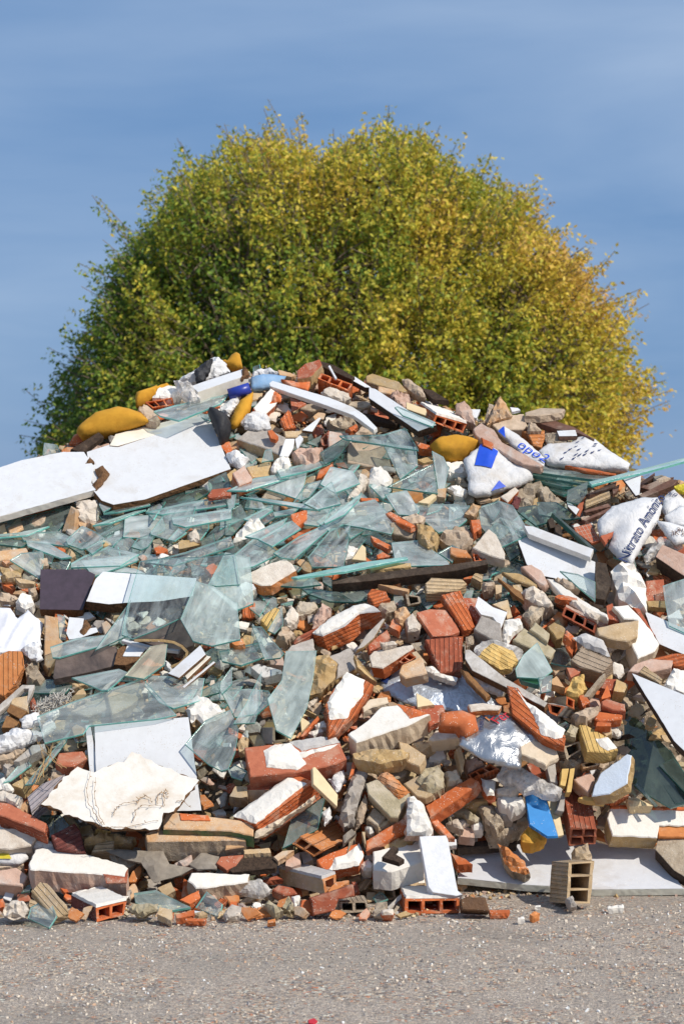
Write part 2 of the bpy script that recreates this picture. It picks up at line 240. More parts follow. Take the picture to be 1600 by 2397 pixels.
DATA = r'''
#A 0 820
P 590,690 1410,428 1568,805 985,1012 770,1048 690,1020 640,960; 6 52 2 9; lam/chip; large tilted white laminate panel|smooth and bright on the upper left slope
P -30,805 150,745 430,690 570,690 640,790 620,900 655,945 0,1128 -60,1145; 4 50 2.2 14; lam/lame; white panel with a torn brown end|sloping out of the frame at upper left; +chip:torn_edge:645,810 700,785 745,840 700,905 655,952 628,918 668,870:1.2 +chip:torn_edge:580,770 610,725 642,765:1
P 745,645 785,570 1180,470 1350,415 1410,432 1100,560 800,650; 6 55 1.5 7; lamc/chip; thin cream-white board strip|behind the top edge of the large tilted white panel
F 520,560 530,520 560,490 650,420 800,380 880,395 960,425 1020,485 900,530 740,590 640,610 560,615; 0 8 7 10; fo; mustard-yellow foam cushion|bulging on the left shoulder of the heap;
W 480,672 670,555 705,585 560,692; 10 45 2 12; chipd; dark broken chipboard strip|leaning in front of the mustard-yellow cushion
M 735,580 785,575 780,610 745,615; 0 40 3 9; co
M 580,690 640,650 740,625 745,645 640,682; 0 50 3 8; pk; pinkish mortar lump|beside the dark broken chipboard strip
M 940,385 1000,365 1060,415 1085,460 1060,480 1000,460; 10 50 4 12; stn; long tan mortar lump|right of the mustard-yellow cushion
G 1060,410 1200,370 1540,300 1480,365 1220,470 1100,440; 5 58 0.6 15; gl; clean pale glass pane|overhanging the top edge of the large white panel
H 985,350 1170,318 1182,372 1040,392; 0 10 8 11; te; small orange hollow brick end|under white plaster near the left crest; n=3x1
L 1035,312 1080,250 1200,250 1235,292 1160,322; 0 50 4 12; pw; white plaster lump|on the small orange hollow brick at the left crest
N 1180,205 1215,210 1300,225 1330,270 1365,325 1290,355 1230,300; 0 40 5 17; bag; scrunched clear plastic bag|on the left crest beside the thick white board
F 920,310 1060,265 1170,235 1150,262 1060,300 990,340 925,362; 0 50 4 7; fo; ragged yellow sponge strip|on the left crest skyline
P 1300,242 1420,200 1670,120 1690,165 1560,207 1345,282; 8 62 4 15; lam/lamc; thick white board|with a frayed brown end on the left crest; +chip:frayed_end:1645,135 1672,118 1695,165 1640,185:2
X 1200,205 1320,135 1460,45 1500,60 1540,95 1565,150 1400,200 1300,215; 0 40 5 9; sk; crumpled white cloth|at the peak of the left crest
X 1320,140 1380,90 1445,52 1420,130 1380,205 1330,212; -10 35 4 14; bk; black rag|beside the crumpled white cloth on the left crest
F 1490,75 1530,60 1545,70 1570,30 1605,10 1630,25 1650,120 1600,140; 10 15 4 8; fo; upright yellow foam wedge|standing on the left crest skyline
F 1410,415 1450,400 1540,440 1568,490 1555,560 1520,610 1490,625 1470,560; -5 25 7 12; bk; charcoal leather cushion|right of the corner of the large white panel
B 1370,408 1495,375 1400,417; 0 55 1 13; te
L 1440,370 1500,355 1568,330 1590,380 1540,430 1480,420; 0 40 4 8; pw
B 1495,640 1560,620 1575,690 1540,708; 0 30 2 5; te
L 520,1020 680,1010 685,1100 650,1180 540,1172 508,1100; 4 20 6 8; pwd/pe; upright brick lump with dirty white face|under the tilted panel at left; +pe:brick_end:530,1170 650,1180 640,1222 548,1200:3
B 415,1235 480,1058 516,1082 512,1172 500,1242; -25 10 5 7; pe; peach brick slice|left of the upright brick lump
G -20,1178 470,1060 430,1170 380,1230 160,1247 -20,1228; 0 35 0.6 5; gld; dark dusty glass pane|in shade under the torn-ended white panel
G 160,1245 380,1235 480,1280 440,1322 190,1290; 0 55 0.6 7; gl
G -20,1250 120,1240 300,1202 170,1255 -20,1270; 0 60 0.6 7; gl
G -20,1275 200,1297 130,1330 -20,1312; 0 60 0.6 6; gld
G 470,1285 560,1205 640,1240 692,1280 690,1300 560,1340 480,1312; 10 45 0.6 9; gl
G 590,1342 692,1285 690,1330 630,1377; 0 45 0.6 10; gl
G 200,1300 320,1310 460,1395 400,1402 210,1332; 0 55 0.6 8; gl
G 870,1140 1080,1128 1100,1210 1020,1265 860,1257; 5 40 0.6 7; gl
G 1050,1222 1150,1090 1305,1080 1270,1200 1160,1272 1050,1238; -5 45 0.6 9; gl
G 1150,1280 1210,1215 1257,1240 1190,1287; 0 50 0.6 11; gl
G 1200,1135 1540,1085 1540,1142 1280,1190 1210,1172; 0 55 0.6 11; gl
G 1050,1090 1260,1040 1580,985 1580,1040 1140,1105; 0 58 0.6 8; gl
G 735,1100 980,1022 1000,1050 820,1092; 0 60 0.6 9; gl
G 660,1180 900,1100 962,1090 760,1167; 0 60 0.6 9; gl
G 690,1020 775,1052 705,1092 680,1050; 0 40 0.6 11; gl
G 1130,1000 1440,920 1430,950 1300,1030 1140,1070; 5 55 0.6 6; gld
G 660,1190 720,1110 960,1120 860,1180 700,1260; 5 50 0.6 5; gld
G 690,1250 860,1160 860,1230 740,1345 690,1330; -5 45 0.6 6; gl
T 1410,988 1440,945 1570,930 1570,985 1420,1002; 5 55 1.2 11; td; glossy red tile piece|just under the large tilted white panel
G 520,1440 590,1400 730,1345 905,1390 800,1455 520,1465; 0 55 0.6 9; gl
G 905,1330 940,1280 1060,1240 1000,1330 960,1345; 0 45 0.6 7; gl
G 980,1440 1260,1370 1568,1260 1590,1330 1180,1462; 0 55 0.6 11; gl; long pale glass strip|low in the left of the glass band
L 1275,1250 1330,1200 1365,1300 1290,1312; 0 30 4 8; pwd
W 1210,1288 1290,1290 1360,1322 1215,1352; 0 40 3 7; och
B 1045,1345 1080,1325 1140,1355 1110,1382 1060,1380; 0 45 2 8; te
B -10,1362 180,1340 190,1365 60,1420 -10,1427; 0 55 4 7; pe
G 75,1425 150,1380 290,1368 290,1450 265,1545; 10 42 0.6 8; gl; wedge of frosted glass|near the left edge above the purple board
B 380,1360 405,1340 445,1350 440,1372; 0 40 2 7; te
M 455,1382 480,1345 515,1390 480,1412; 0 40 3 7; tan
L 1060,1420 1100,1375 1150,1395 1110,1422; 0 40 2 8; pw
M 940,1400 970,1385 995,1400 970,1440; 0 40 2 8; pk
#B 530 820
K 165,180 250,160 330,165 405,175 380,205 290,245 170,257; 0 45 4 8; blu; blue woven sack|tucked under the crest behind the white strip
X 180,152 230,132 290,125 370,160 400,178 330,172 250,165 175,182; 0 45 3 6; sk; white plastic folds|along the crest above the blue woven sack
B 350,130 430,150 470,165 440,180 360,165; 0 50 2 8; pe
U 15,300 160,255; 0 0 3 13; tub; cobalt blue plastic tube|left of the blue woven sack
F 90,340 150,300 182,280 178,340 160,420 100,500 60,530 20,522 40,450; 20 20 4 10; fo; yellow foam sheet curled upright|under the cobalt blue tube
X -40,380 20,340 100,305 70,380 20,450 -30,440; 0 35 3 9; sk
B 185,388 300,255 332,275 345,350 330,375 268,432 200,412; 15 35 6 12; pw/te; white-faced brick with a red broken side|below the blue woven sack; +te:broken_side:328,278 372,308 368,352 345,350 290,365:1
B 478,135 530,90 632,58 648,95 572,175 545,182 480,190; -12 48 5 16; td/och; dark red brick piece|perched on the very top of the heap
B 370,192 470,207 530,212 585,168 550,266 440,238; 0 45 1.5 13; te; broken orange brick web|below the dark red brick piece on top
H 642,155 856,228 828,276 620,190; 0 28 11 15; te; orange hollow brick with three holes|face up on the crest; n=3x1
L 640,282 700,250 830,285 845,320 800,345 700,330 660,305; 0 30 4 13; pwd
W 290,222 312,205 700,320 860,385 940,440 1022,525 1000,542 860,440 640,360 295,242; -10 48 1.6 17; lam/lame; long curved white trim strip|sagging down from the crest
W 640,72 730,98 870,180 850,197 740,150 640,108; -10 45 3 12; chipd; rotten black-brown board|on the crest right of the dark red brick
W 690,105 703,100 750,190 738,192; 0 35 0.8 18; lam; thin white stick|standing over the rotten black-brown board
W 812,180 872,178 985,252 940,250; 5 45 2 11; lam/chipd; short white board end|poking from the crest above the long diagonal white board
W 968,250 1012,262 1300,450 1425,505 1300,548 965,322; -12 40 3 16; lam/chipd; long diagonal white board with a rotten edge|below the crest
G 1165,395 1182,390 1395,480 1380,507 1210,442; 0 50 0.6 20; gl
B 945,172 990,155 1170,210 1228,275 1190,282 950,212; -8 52 5 9; och/pe~; long ochre brick|on the crest skyline right of center
B 1030,240 1150,265 1120,300 1030,282; 0 40 3 12; pe
M 1110,300 1160,272 1240,290 1250,340 1212,382 1120,342; 0 42 5 12; pk; pinkish grey rubble lump|right of the long diagonal white board
R 1190,190 1242,190 1330,260 1352,310 1300,307 1200,232; -10 45 3 10; stn; flat tan slab|leaning on the crest skyline
W 1310,250 1400,270 1510,340 1400,332; 0 45 2 9; chipd
T 1220,350 1352,395 1372,450 1220,397; 0 40 2 14; cr; cream ceramic brick|below the pinkish grey rubble lump
H 1422,440 1632,500 1607,562 1400,488; 14 -14 18 16; te; red hollow brick with a white top|below the crest skyline, right of center; n=3x1 top=pw
C 68,602 180,515 280,530 400,590 362,712 250,660; -6 52 5 8; co/tan; flat grey concrete-faced slab|below the white-faced brick near the top
T 278,545 310,540 352,585 335,607 300,597; 0 50 1.5 13; te; red tile chip|lying on the flat grey concrete-faced slab
B 368,465 420,400 436,420 472,525 400,532 385,500; 12 30 2 11; te~; upright orange tile shard|behind the flat grey slab
B 390,547 540,540 552,590 400,590; 0 40 4 9; tan
P 515,542 630,455 642,460 582,552; 10 40 1 12; lam/chip; small white laminate triangle|with a brown edge near the upright orange shard
M 680,482 760,450 850,435 892,500 780,522; 0 45 5 6; mo
C 485,370 620,355 660,395 580,412 500,395; 0 45 4 5; mo
C 780,345 960,340 1000,370 930,392 800,370; 0 45 3 7; mo
W 860,410 1010,440 1180,490 1150,505 980,480; 0 45 2 6; chipd
B 690,545 830,562 800,642 695,652; 10 38 6 9; pk; pink-grey brick with a hollow red end|left of the pale glass sheets
H 636,602 690,545 696,648 652,652; -35 15 5 8; td; n=1x1
B 805,542 880,500 892,520 840,557; 0 40 2 9; te
M 860,577 920,510 1012,555 950,577; 0 45 3 9; stn
G 765,577 1060,570 1215,525 1305,677 1170,660 1070,642 800,602; 0 56 0.6 15; gl; long pale glass sheet|high in the middle of the heap
G 1065,632 1280,662 1292,780 1180,867 1150,800; -6 42 0.6 13; gl; upright glass pane|hanging below the long pale glass sheet
C 822,620 1070,645 1120,790 1050,802 820,762; 0 45 3 5; stn; tan rendered slab|behind the upright glass pane
G 1405,705 1470,740 1500,800 1472,945 1442,942; 10 30 0.6 12; gl
G 1105,922 1395,775 1427,967 1240,942; 0 44 0.6 12; gl; dirty triangular glass pane|right of the big white plaster block in the middle
L 958,902 980,795 1050,788 1132,872 1100,932 990,962; 0 42 6 9; pw; big white plaster block|among the glass at the center
L 880,902 895,840 972,868 890,982 820,1002; 0 45 4 9; pwd
G 650,692 800,600 832,610 752,720 680,757; 0 48 0.6 11; gld
R 440,690 490,650 600,650 652,645 657,700 612,750 540,772 460,742; 0 42 7 11; pk; knobbly pink rock|left of the long pale glass sheet
R 300,790 330,735 380,720 420,715 442,770 390,810 312,817; 0 42 6 11; pw; knobbly white rock|left of the knobbly pink rock
T 360,717 400,600 462,600 455,660 420,722; 12 35 1 12; lam; bluish white tile|above the knobbly white rock
T 465,602 500,575 522,600 480,672; 0 35 1 11; lam
B 135,792 300,755 292,862 170,867; 0 38 5 8; och; brown-buff brick|left of the knobbly white rock
B 40,832 120,780 176,868 170,887 85,922; 10 42 5 12; pk/te; pinkish grey half brick|at the left end of the glass band
G 245,752 265,682 300,675 312,740; 0 35 0.6 12; gl
X 0,702 70,680 160,740 100,802 20,762; 0 42 4 8; sk; frayed white rag|below the charcoal leather cushion
X 130,442 200,405 280,440 302,530 200,535 120,520 95,480; 0 42 4 9; sk; torn white plastic wad|left of the upright orange shard
G 370,812 600,758 672,770 560,812 390,852; 0 58 0.6 10; gl
G 40,942 200,870 400,840 390,870 150,942; 0 60 0.6 10; gl
G 250,922 400,850 525,835 492,1000 380,962; 0 48 0.6 8; gl
B 608,872 640,790 725,755 710,802 640,862; 0 40 4 8; te
G 645,907 710,795 850,822 897,900 740,962; 0 46 0.6 12; gl; four-sided glass pane|left of the big white plaster block
G 535,1037 710,895 768,1040 620,1077; 0 46 0.6 15; gl; triangular glass pane|standing point-up in the middle of the glass band
G 460,1032 540,915 640,890 560,992; 0 45 0.6 9; gl
G 145,1002 270,1010 560,1050 600,1077 500,1067; 0 58 0.6 11; gl
C 230,1012 310,910 402,990 380,1010; 0 45 3 6; mo
G 538,1087 700,1075 660,1152 620,1182 540,1172; 0 48 0.6 11; gl
G 680,1152 892,990 880,1030 800,1110 690,1162; -5 50 0.6 15; gl
G 630,1162 750,1070 1000,1020 1142,1160 1105,1242 920,1200 800,1180 710,1222; 0 50 0.6 11; gl; broad pale glass pane|in the middle of the glass band
B 435,1112 545,1080 547,1140 480,1202 450,1182; 0 42 2.5 12; te; folded orange tile|left of the broad pale glass pane
B 400,1285 490,1230 620,1190 560,1250 450,1290; 0 50 2 7; te
G 240,1277 400,1180 430,1170 482,1215 320,1317; 0 52 0.6 13; gl
G 150,1257 392,1150 350,1220 230,1272; 0 54 0.6 10; gl
R 30,1302 80,1220 160,1140 220,1140 262,1190 170,1262; 0 45 6 9; pw; smooth white stone|among glass in the left of the heap
G 30,1422 200,1280 332,1380 180,1455 50,1475; 0 52 0.6 11; gl
G 330,1372 500,1260 660,1190 692,1215 460,1412 380,1402; 0 52 0.6 12; gl; slanting glass strip|below the broad pale glass pane
G 560,1402 720,1210 832,1200 820,1300 790,1462 590,1465; 0 45 0.6 13; gl; tall glass pane|below the broad pale glass pane, beside a white shard
G 1095,987 1220,965 1292,1080 1270,1110 1170,1102; 0 46 0.6 11; gl
G 1285,1047 1568,1050 1622,1150 1560,1200 1440,1232 1330,1142; 0 48 0.6 10; gl; wide cloudy glass pane|above the yellow stone
T 1130,922 1240,970 1180,982 1125,967; 0 50 2 10; och
T 1300,1032 1410,970 1427,990 1370,1042; 0 50 1.5 11; cr; cream tile chip|on the wide cloudy glass pane
B 1430,942 1492,935 1482,1000 1430,992; 0 35 3 10; pe
B 1110,1172 1150,1165 1292,1215 1282,1292 1120,1242; -5 25 5 11; mo; brown-faced brick with a red top|left of the yellow stone
B 1080,1105 1120,1095 1282,1190 1250,1202 1150,1162; -5 60 2 13; te
R 1290,1167 1390,1185 1447,1260 1422,1310 1370,1337 1310,1282; 0 40 6 14; och; yellow stone|with a flat angular face right of center
R 1190,1130 1290,1100 1352,1130 1330,1160 1260,1172; 0 50 3 14; stn
R 1440,1262 1480,1220 1560,1195 1625,1190 1682,1250 1670,1310 1600,1345 1490,1310; 0 45 5 10; stn; round grey-tan stone|right of the yellow stone
G 1130,1312 1300,1295 1480,1420 1500,1455 1160,1462; 0 50 0.6 11; gl; glass pane|under the yellow stone
T 850,1420 920,1320 945,1340 947,1430; 0 40 1.2 12; cr; cream pointed shard|beside the tall glass pane
L 805,1420 820,1320 892,1340 860,1410; 0 40 3 10; pw
B 980,1257 1120,1330 1100,1352 1000,1302; 0 45 2 9; te
B 1020,1392 1060,1370 1112,1400 1030,1417; 0 45 2 9; te
B 910,1002 1030,1005 1035,1025 915,1022; 0 50 2 9; te
F 1380,645 1440,605 1560,588 1660,605 1722,632 1620,715 1540,738 1430,722; 0 30 6 11; fo; yellow foam pad|left of the white sack with blue patches
B 1280,615 1395,650 1395,677 1310,662; 0 45 3 10; te
B 1290,742 1390,720 1402,750 1340,767; 0 45 3 8; och
L 1480,762 1600,745 1642,840 1600,862 1500,852; 0 42 5 7; pw; dirty white plaster block|left of the white sack with blue patches
L 1500,932 1562,910 1620,950 1580,970; 0 42 2 9; pw
G 730,720 850,690 960,740 840,800 740,770; 0 50 0.6 4; gld
B 740,765 800,760 830,800 760,800; 0 45 3 4; td
G 0,1110 90,1060 130,1140 40,1240 0,1240; 5 42 0.6 6; gld
G 790,930 900,960 960,1010 860,1000; 0 50 0.6 8; gl
G 980,920 1040,900 1110,950 1060,1000; 0 45 0.6 9; gl
G 0,1000 60,985 50,1060 20,1080; 0 35 0.6 9; gl
G 1450,1375 1530,1330 1570,1350 1530,1430; 0 45 0.6 10; gl
G 130,1140 290,1060 300,1090 190,1160; 0 50 0.6 8; gl
G 330,1100 480,1070 440,1110 340,1125; 0 52 0.6 7; gl
#C 1060 820
R 230,502 310,312 325,303 405,435 262,482; 5 35 5 14; pe; pointed tan stone|standing on the right crest skyline
R 215,472 240,355 300,368 240,492; -10 30 4 11; stn
C 262,502 380,440 480,430 507,520 470,537 300,542; 0 42 6 10; stn; square tan render block|below the pointed tan stone
C 485,422 590,390 757,395 740,422 590,442 490,440; 0 66 2.5 12; stn; flat grey-tan slab|capping the right crest
M 25,352 80,335 130,400 152,500 90,472 30,402; 5 38 4 13; pk; pink-tan rubble chunk|right of the red hollow brick with a white top
S 135,532 190,490 280,540 330,620 460,690 612,780 590,792 470,772 350,702 260,652 150,572; -6 46 3 16; pk; long pinkish plaster slab|lying across the white sack with blue patches
K 300,542 350,515 430,565 520,640 622,730 612,790 500,732 400,642; 0 46 3 11; sk; narrow white sack fold with blue lettering|behind the long pinkish plaster slab; +blup:printed_patch:305,555 345,520 355,600:0.2 txt=opo2|425,660|615,770|0.05|blup
K 70,742 190,640 300,660 400,760 545,800 540,862 440,905 350,932 230,972 150,977 110,952 100,822; 4 40 7 13; sk; white sack with bright blue patches|on the right upper slope; +blup:printed_patch:185,640 305,690 262,805 145,785:0.3 +blup:printed_patch:258,962 312,888 360,930:0.3
B 190,590 272,630 266,672 205,642; 0 40 1.5 18; te; red tile chip|stuck on the long pinkish plaster slab
B 470,545 620,540 622,590 602,665 540,642 510,572; 0 35 4 9; or~; bright orange brick piece|left of the white sack with blue footprints
K 580,682 640,635 800,625 870,570 960,600 1060,680 1202,770 1190,802 1000,792 760,772 640,752; 0 48 6 9; sk; white sack printed with blue footprints|on the right shoulder of the heap; foot=1
B 760,780 900,798 1107,835 1100,847 900,817; 0 50 1.5 14; te; thin red brick sliver|along the bottom of the footprint sack
G 550,802 900,830 1110,850 1000,880 760,850 560,822; 0 70 0.8 12; gld
G 550,825 820,862 1040,872 920,912 740,880 560,850; 0 68 0.8 10; gld
G 550,855 760,885 960,900 880,930 740,925 556,880; 0 66 0.8 8; gld; dark teal glass stack|edge-on below the footprint sack
G 560,890 740,930 800,950 740,975 620,930; 0 60 0.8 6; gld
G 920,892 1100,850 1300,800 1568,730 1612,718 1612,742 1340,817 940,912; 0 62 0.8 17; gl; long glass pane edge|jutting out past the right edge of the heap
G 780,952 912,895 900,980 850,1042 775,1022; 0 30 0.6 14; gld; dark glass shard|left of the brown broken boards
M 380,1032 440,930 560,890 640,930 560,960 540,1050 420,1072; 0 45 5 7; mo; crumbling brown dirt clump|below the white sack with blue patches
M 560,930 640,925 700,990 762,1030 700,1062 600,1000; 0 45 4 7; mo
M 390,1050 420,985 460,1000 440,1075; 0 45 2 9; mar
B 320,992 420,925 446,950 370,1032; 0 48 4 10; pwd/te; small white-topped brick|left of the crumbling brown dirt clump
P 770,1020 857,1080 835,1117 780,1062; 0 40 1 11; lam/chip
T 820,1202 932,1175 1002,1290 940,1312 830,1232; 5 42 1.2 12; til; red quarry tile with a grid pattern|left of the ammonium sack
W 905,977 1110,890 1100,922 930,982; 5 50 1.5 13; br
W 1080,930 1130,910 1120,950 1085,980; 5 50 1.5 12; br
W 885,1092 1050,1040 1072,1060 900,1102; 5 50 1.5 13; br
W 878,1152 1070,1065 1062,1092 900,1157; 5 50 1.5 14; br; lowest brown board|in the broken stack left of the ammonium sack
B 895,1042 912,980 1060,940 1072,1000 900,1072; 5 32 4 11; tan~; buff brick|wedged in the brown board stack
P 1150,867 1277,850 1265,980 1240,987; 0 35 1 15; lam/br; white laminate triangle|pointing down among the brown boards at right
W 1260,982 1480,875 1527,880 1500,915 1290,1002; 0 50 2 12; br; long brown board|near the right edge above the ammonium sack
W 1270,930 1420,870 1500,860 1340,950; 0 52 2 9; br
W 1270,900 1370,830 1370,860 1280,920; 0 52 2 8; br
W 820,1120 870,1000 905,970 880,1080 850,1140; 0 30 2 9; til
K 980,1162 1080,1060 1280,1000 1390,1000 1422,1060 1390,1152 1330,1242 1212,1442 1120,1382 1060,1322 1092,1232 1000,1252; 0 42 8 16; sk; white fertiliser sack lettered with ammonium nitrate|in navy at right; txt=Nitrato Amónico|1180,1455|1440,1010|0.062|navy
K 1440,992 1500,945 1568,1010 1612,1082 1530,1070 1450,1132 1420,1060; 0 42 5 12; sk; white sack corner with navy marks|at the right edge above the ammonium sack; txt=%0|1445,990|1510,1000|0.05|navy
K 1440,1122 1540,1050 1612,1090 1612,1205 1480,1182; 0 42 5 14; sk; blank white sack|at the right edge behind the brown-lettered one
K 1385,1155 1470,1170 1568,1200 1612,1290 1520,1312 1440,1235; 0 42 4 17; sk; white sack with brown letters|at the right edge; txt=3K er|1475,1265|1590,1275|0.045|brn txt=au|1520,1235|1580,1250|0.04|brn
X 1300,1390 1390,1270 1500,1290 1560,1330 1450,1330 1380,1400 1310,1440; 0 42 4 12; bag; shredded clear plastic film|below the brown-lettered sack
X 1500,925 1568,905 1612,960 1560,967; 0 42 3 12; yel; bright yellow wrapper|at the right edge skyline
W 1420,1318 1612,1405 1612,1560 1520,1502 1375,1402; -15 45 6 14; pk/wd; wet brown block with pinkish top|at the right edge
G 180,1072 310,1030 400,1060 512,1240 320,1332 200,1202; 0 46 0.6 11; gl; large cloudy glass pane|above the pale pink plaster wedge
G -20,1062 100,1060 72,1120 -20,1152; 0 46 0.6 10; gl
M 80,1102 130,1035 192,1050 140,1122; 0 40 4 13; pe
B 120,1152 180,1150 192,1210 140,1247; 0 38 4 13; te
S 130,1342 240,1210 292,1250 352,1380 352,1422 240,1392; 4 40 4 14; pwd; pale pink plaster wedge|right of the round grey-tan stone
B -20,1332 90,1355 127,1410 20,1402 -20,1382; 0 48 4 12; or; bright orange brick piece|under the round grey-tan stone
H 135,1382 202,1390 222,1422 145,1437; 0 20 5 11; te; n=2x1
W 480,1190 540,1195 952,1350 930,1407 510,1247; -8 45 2 15; lam/lame; grey-white plank|across the top of the white panel at right
P 440,1292 505,1265 700,1330 970,1440 958,1682 750,1562 600,1530 500,1455; 0 48 2 10; lam/chipd; big white laminate panel|below the grey-white plank at right
G 700,1130 712,1128 955,1340 942,1352; 10 30 2 14; gld
W 690,1192 730,1170 742,1260 700,1272; 0 35 3 10; wd
W 640,1150 680,1130 700,1200 660,1210; 0 35 3 9; wd
B 1000,1262 1092,1230 1032,1312; 0 42 1.5 18; til
M 1360,852 1420,840 1500,880 1400,892; 0 55 3 9; stn
M 1510,870 1560,880 1612,910 1560,920; 0 55 3 9; pe
W 490,462 700,480 820,520 960,602 850,562 700,532; 0 58 2 10; br; curved dark brown board|below the flat slab on the right crest
P 705,547 830,540 842,580 720,582; 0 55 1.5 12; lam/br
M 620,562 680,550 780,600 770,632 640,642; 0 45 4 9; mo
T 385,385 440,390 457,405 400,417; 0 50 1 10; lam
T 115,400 185,400 160,460 140,455; 0 45 1 10; lam
G 590,1040 700,1040 840,1130 760,1140 600,1110; 0 48 0.6 8; gld
G 430,1080 560,1060 660,1150 560,1180; 0 48 0.6 8; gld
W 440,1150 560,1210 700,1290 690,1310 560,1240; -5 45 2 10; br
M 510,490 560,490 600,540 510,540; 0 45 4 12; stn
M 0,950 40,910 100,960 60,990 10,980; 0 45 3 9; pw
M 10,870 70,870 110,920 40,920; 0 45 3 8; mo
G 1100,1300 1180,1300 1230,1450 1100,1400; 0 40 0.6 9; gl
#D 0 1300
P 275,95 575,95 647,130 560,372 270,367; 0 40 3 9; lamd/chip; dark purple-brown board|at the left edge of the slope
P 585,312 650,160 700,110 1335,155 1310,277 1080,312 850,322 740,332; 4 44 3.5 12; lam/chipr; broken white panel with a shaggy brown edge|partly under glass at left
G 655,637 885,315 850,480 870,540; 15 35 0.6 15; gl; narrow glass blade|crossing below the broken white panel
G 850,520 890,310 965,50 1090,35 1400,20 1568,0 1600,200 1450,210 1340,190 1250,400 1060,492 920,545; 0 44 0.5 18; glc; large clear glass sheet|overlapping the broken white panel
G 1240,432 1340,190 1450,222 1600,330 1620,560 1440,602 1320,572; 0 44 0.6 20; glf; big frosted glass sheet|right of the broken white panel
G 1440,200 1540,10 1680,40 1700,300 1600,340; 0 45 0.6 17; glf
B 305,405 395,420 400,560 432,592 380,702 330,782 300,742; 8 30 5 9; pe; peach brick slab|standing upright below the purple board
G 395,415 435,425 447,560 410,562; 10 30 0.6 7; gl
P 460,482 470,420 570,430 560,500 655,490 667,520 540,562 470,572 450,530; 0 42 1.5 10; lam/chip; white laminate scrap with a ragged outline|below the broken white panel; +chip:torn_edge:540,520 582,440 622,490 570,545:1
B 685,462 720,440 800,522 720,572; 0 42 3 8; pe
L 775,462 850,400 876,430 820,472; 0 42 3 12; pw
G 370,620 520,570 700,550 640,620 420,682 385,680; 0 50 0.6 12; gl
W 380,692 500,680 640,610 792,620 800,745 570,802 370,842 360,830; 0 46 2.5 11; brd; stained brown board|on the left slope below the peach brick
W 890,550 1270,410 1325,530 1310,612 1200,652 1010,602; 0 46 2.5 9; brd; stained brown board|behind the looped edging strip
W 825,580 840,565 1025,612 1222,640 1212,652 1000,625; 0 46 1.2 15; lam; slim white batten|along the looped edging strip
P 775,742 800,640 870,590 1000,650 930,717 850,747; 0 48 3 13; chip/chipr; torn chipboard scrap|below the slim white batten; +lam:laminate_patch:835,690 870,610 1000,632 950,692:0.3
V 910,580 1000,578 1100,580 1180,592 1235,620 1272,660 1260,700 1220,735 1160,760; 0 0 2.4 16; och; looped brown edging strip|in front of the stained brown board
G 855,812 1020,625 1130,605 1112,740 980,832; 0 44 0.6 17; glt; tan-tinted glass pane|right of the stained brown boards
W 1140,802 1360,610 1397,672 1215,832; -12 46 1 19; lam/chip; white board offcut|uppermost of the trio right of the looped strip
W 1250,812 1400,680 1432,687 1270,842; -12 46 1.2 17; lamc/chip; cream board offcut|middle one of the trio right of the looped strip
W 1240,892 1450,720 1462,727 1250,902; -12 46 0.8 15; lam/chip; thin white batten|lowest of the trio right of the looped strip
K -20,350 70,360 120,430 190,370 240,420 292,462 270,602 200,662 100,655 -20,662; 0 42 5 8; pleat; pleated white plastic sheet|at the left edge
B -20,682 60,645 155,650 162,740 110,862 30,952 -20,942; 5 40 5 10; or~; broken orange tile block|at the left edge below the pleated sheet
X 140,642 200,600 270,580 292,700 250,722 180,680; 0 42 3 11; sk
M 165,692 240,660 255,760 302,830 270,872 180,862; 0 40 5 8; mo; grey-brown mortar slab|right of the broken orange tile block
G 240,880 330,850 480,870 430,930 250,930; 0 50 0.6 6; gld
M 440,790 530,840 590,870 500,900 440,850; 0 45 3 6; tan
W -20,1032 150,880 235,880 215,940 180,1012 195,905 160,905 60,1012 -20,1082; 0 45 1.5 9; wl; bent white wooden frame corner|at the left edge
W 45,1062 70,1010 185,1062 135,1112; -10 30 6 10; wbr; brown varnished wood block|below the bent white frame corner
B 70,1010 80,970 190,950 187,1060; 0 50 3 9; tan
W 10,1172 45,1090 130,1120 130,1172; 0 35 3 8; wbr
M 200,1000 230,960 250,1030 220,1050; 0 35 3 8; td
X 130,1112 200,1085 262,1065 282,1142 150,1162; 0 45 3 11; sk; dirty white rag|left of the large smeared glass sheet
Y 250,1060 330,1010 420,970 500,900; 0 0 1 12; fib; tangle of white fibres|along the top edge of the large smeared glass sheet
X -20,1242 100,1180 250,1190 302,1222 210,1262 150,1292 -20,1332; 0 46 4 10; sk; torn white cloth|at the left edge below the dirty rag
M -20,1332 150,1270 182,1312 90,1372 -20,1392; 0 48 4 9; stn; tan mortar slab|at the left edge under the torn white cloth
W 90,1402 220,1290 302,1280 302,1312 130,1402; -8 46 3 10; wl; short weathered wood piece|left of the straw stalks
G 280,1092 500,1000 700,930 950,850 1167,1082 1050,1107 610,1152 575,1202 330,1262; 0 46 0.6 14; glc; large smeared glass sheet|above the blank white upright panel
B 720,932 850,890 940,862 972,952 860,1040 760,1082; 0 46 4 9; tan; buff brick|seen through the large smeared glass sheet
B 480,1060 600,990 720,960 740,1040 600,1100; 0 46 4 7; mo
G 500,832 800,775 862,800 730,912 690,912; 0 50 0.6 15; gl; kite-shaped glass shard|above the large smeared glass sheet
G 995,882 1015,820 1377,840 1350,982 1180,1032 1090,992; 0 46 0.6 14; gl; tilted glass pane|below the trio of board offcuts
L 1260,1040 1330,950 1440,990 1552,1062 1470,1110 1380,1142 1330,1100 1300,1130; 0 42 7 12; pw/tan; white plaster-faced lump|right of the tilted glass pane
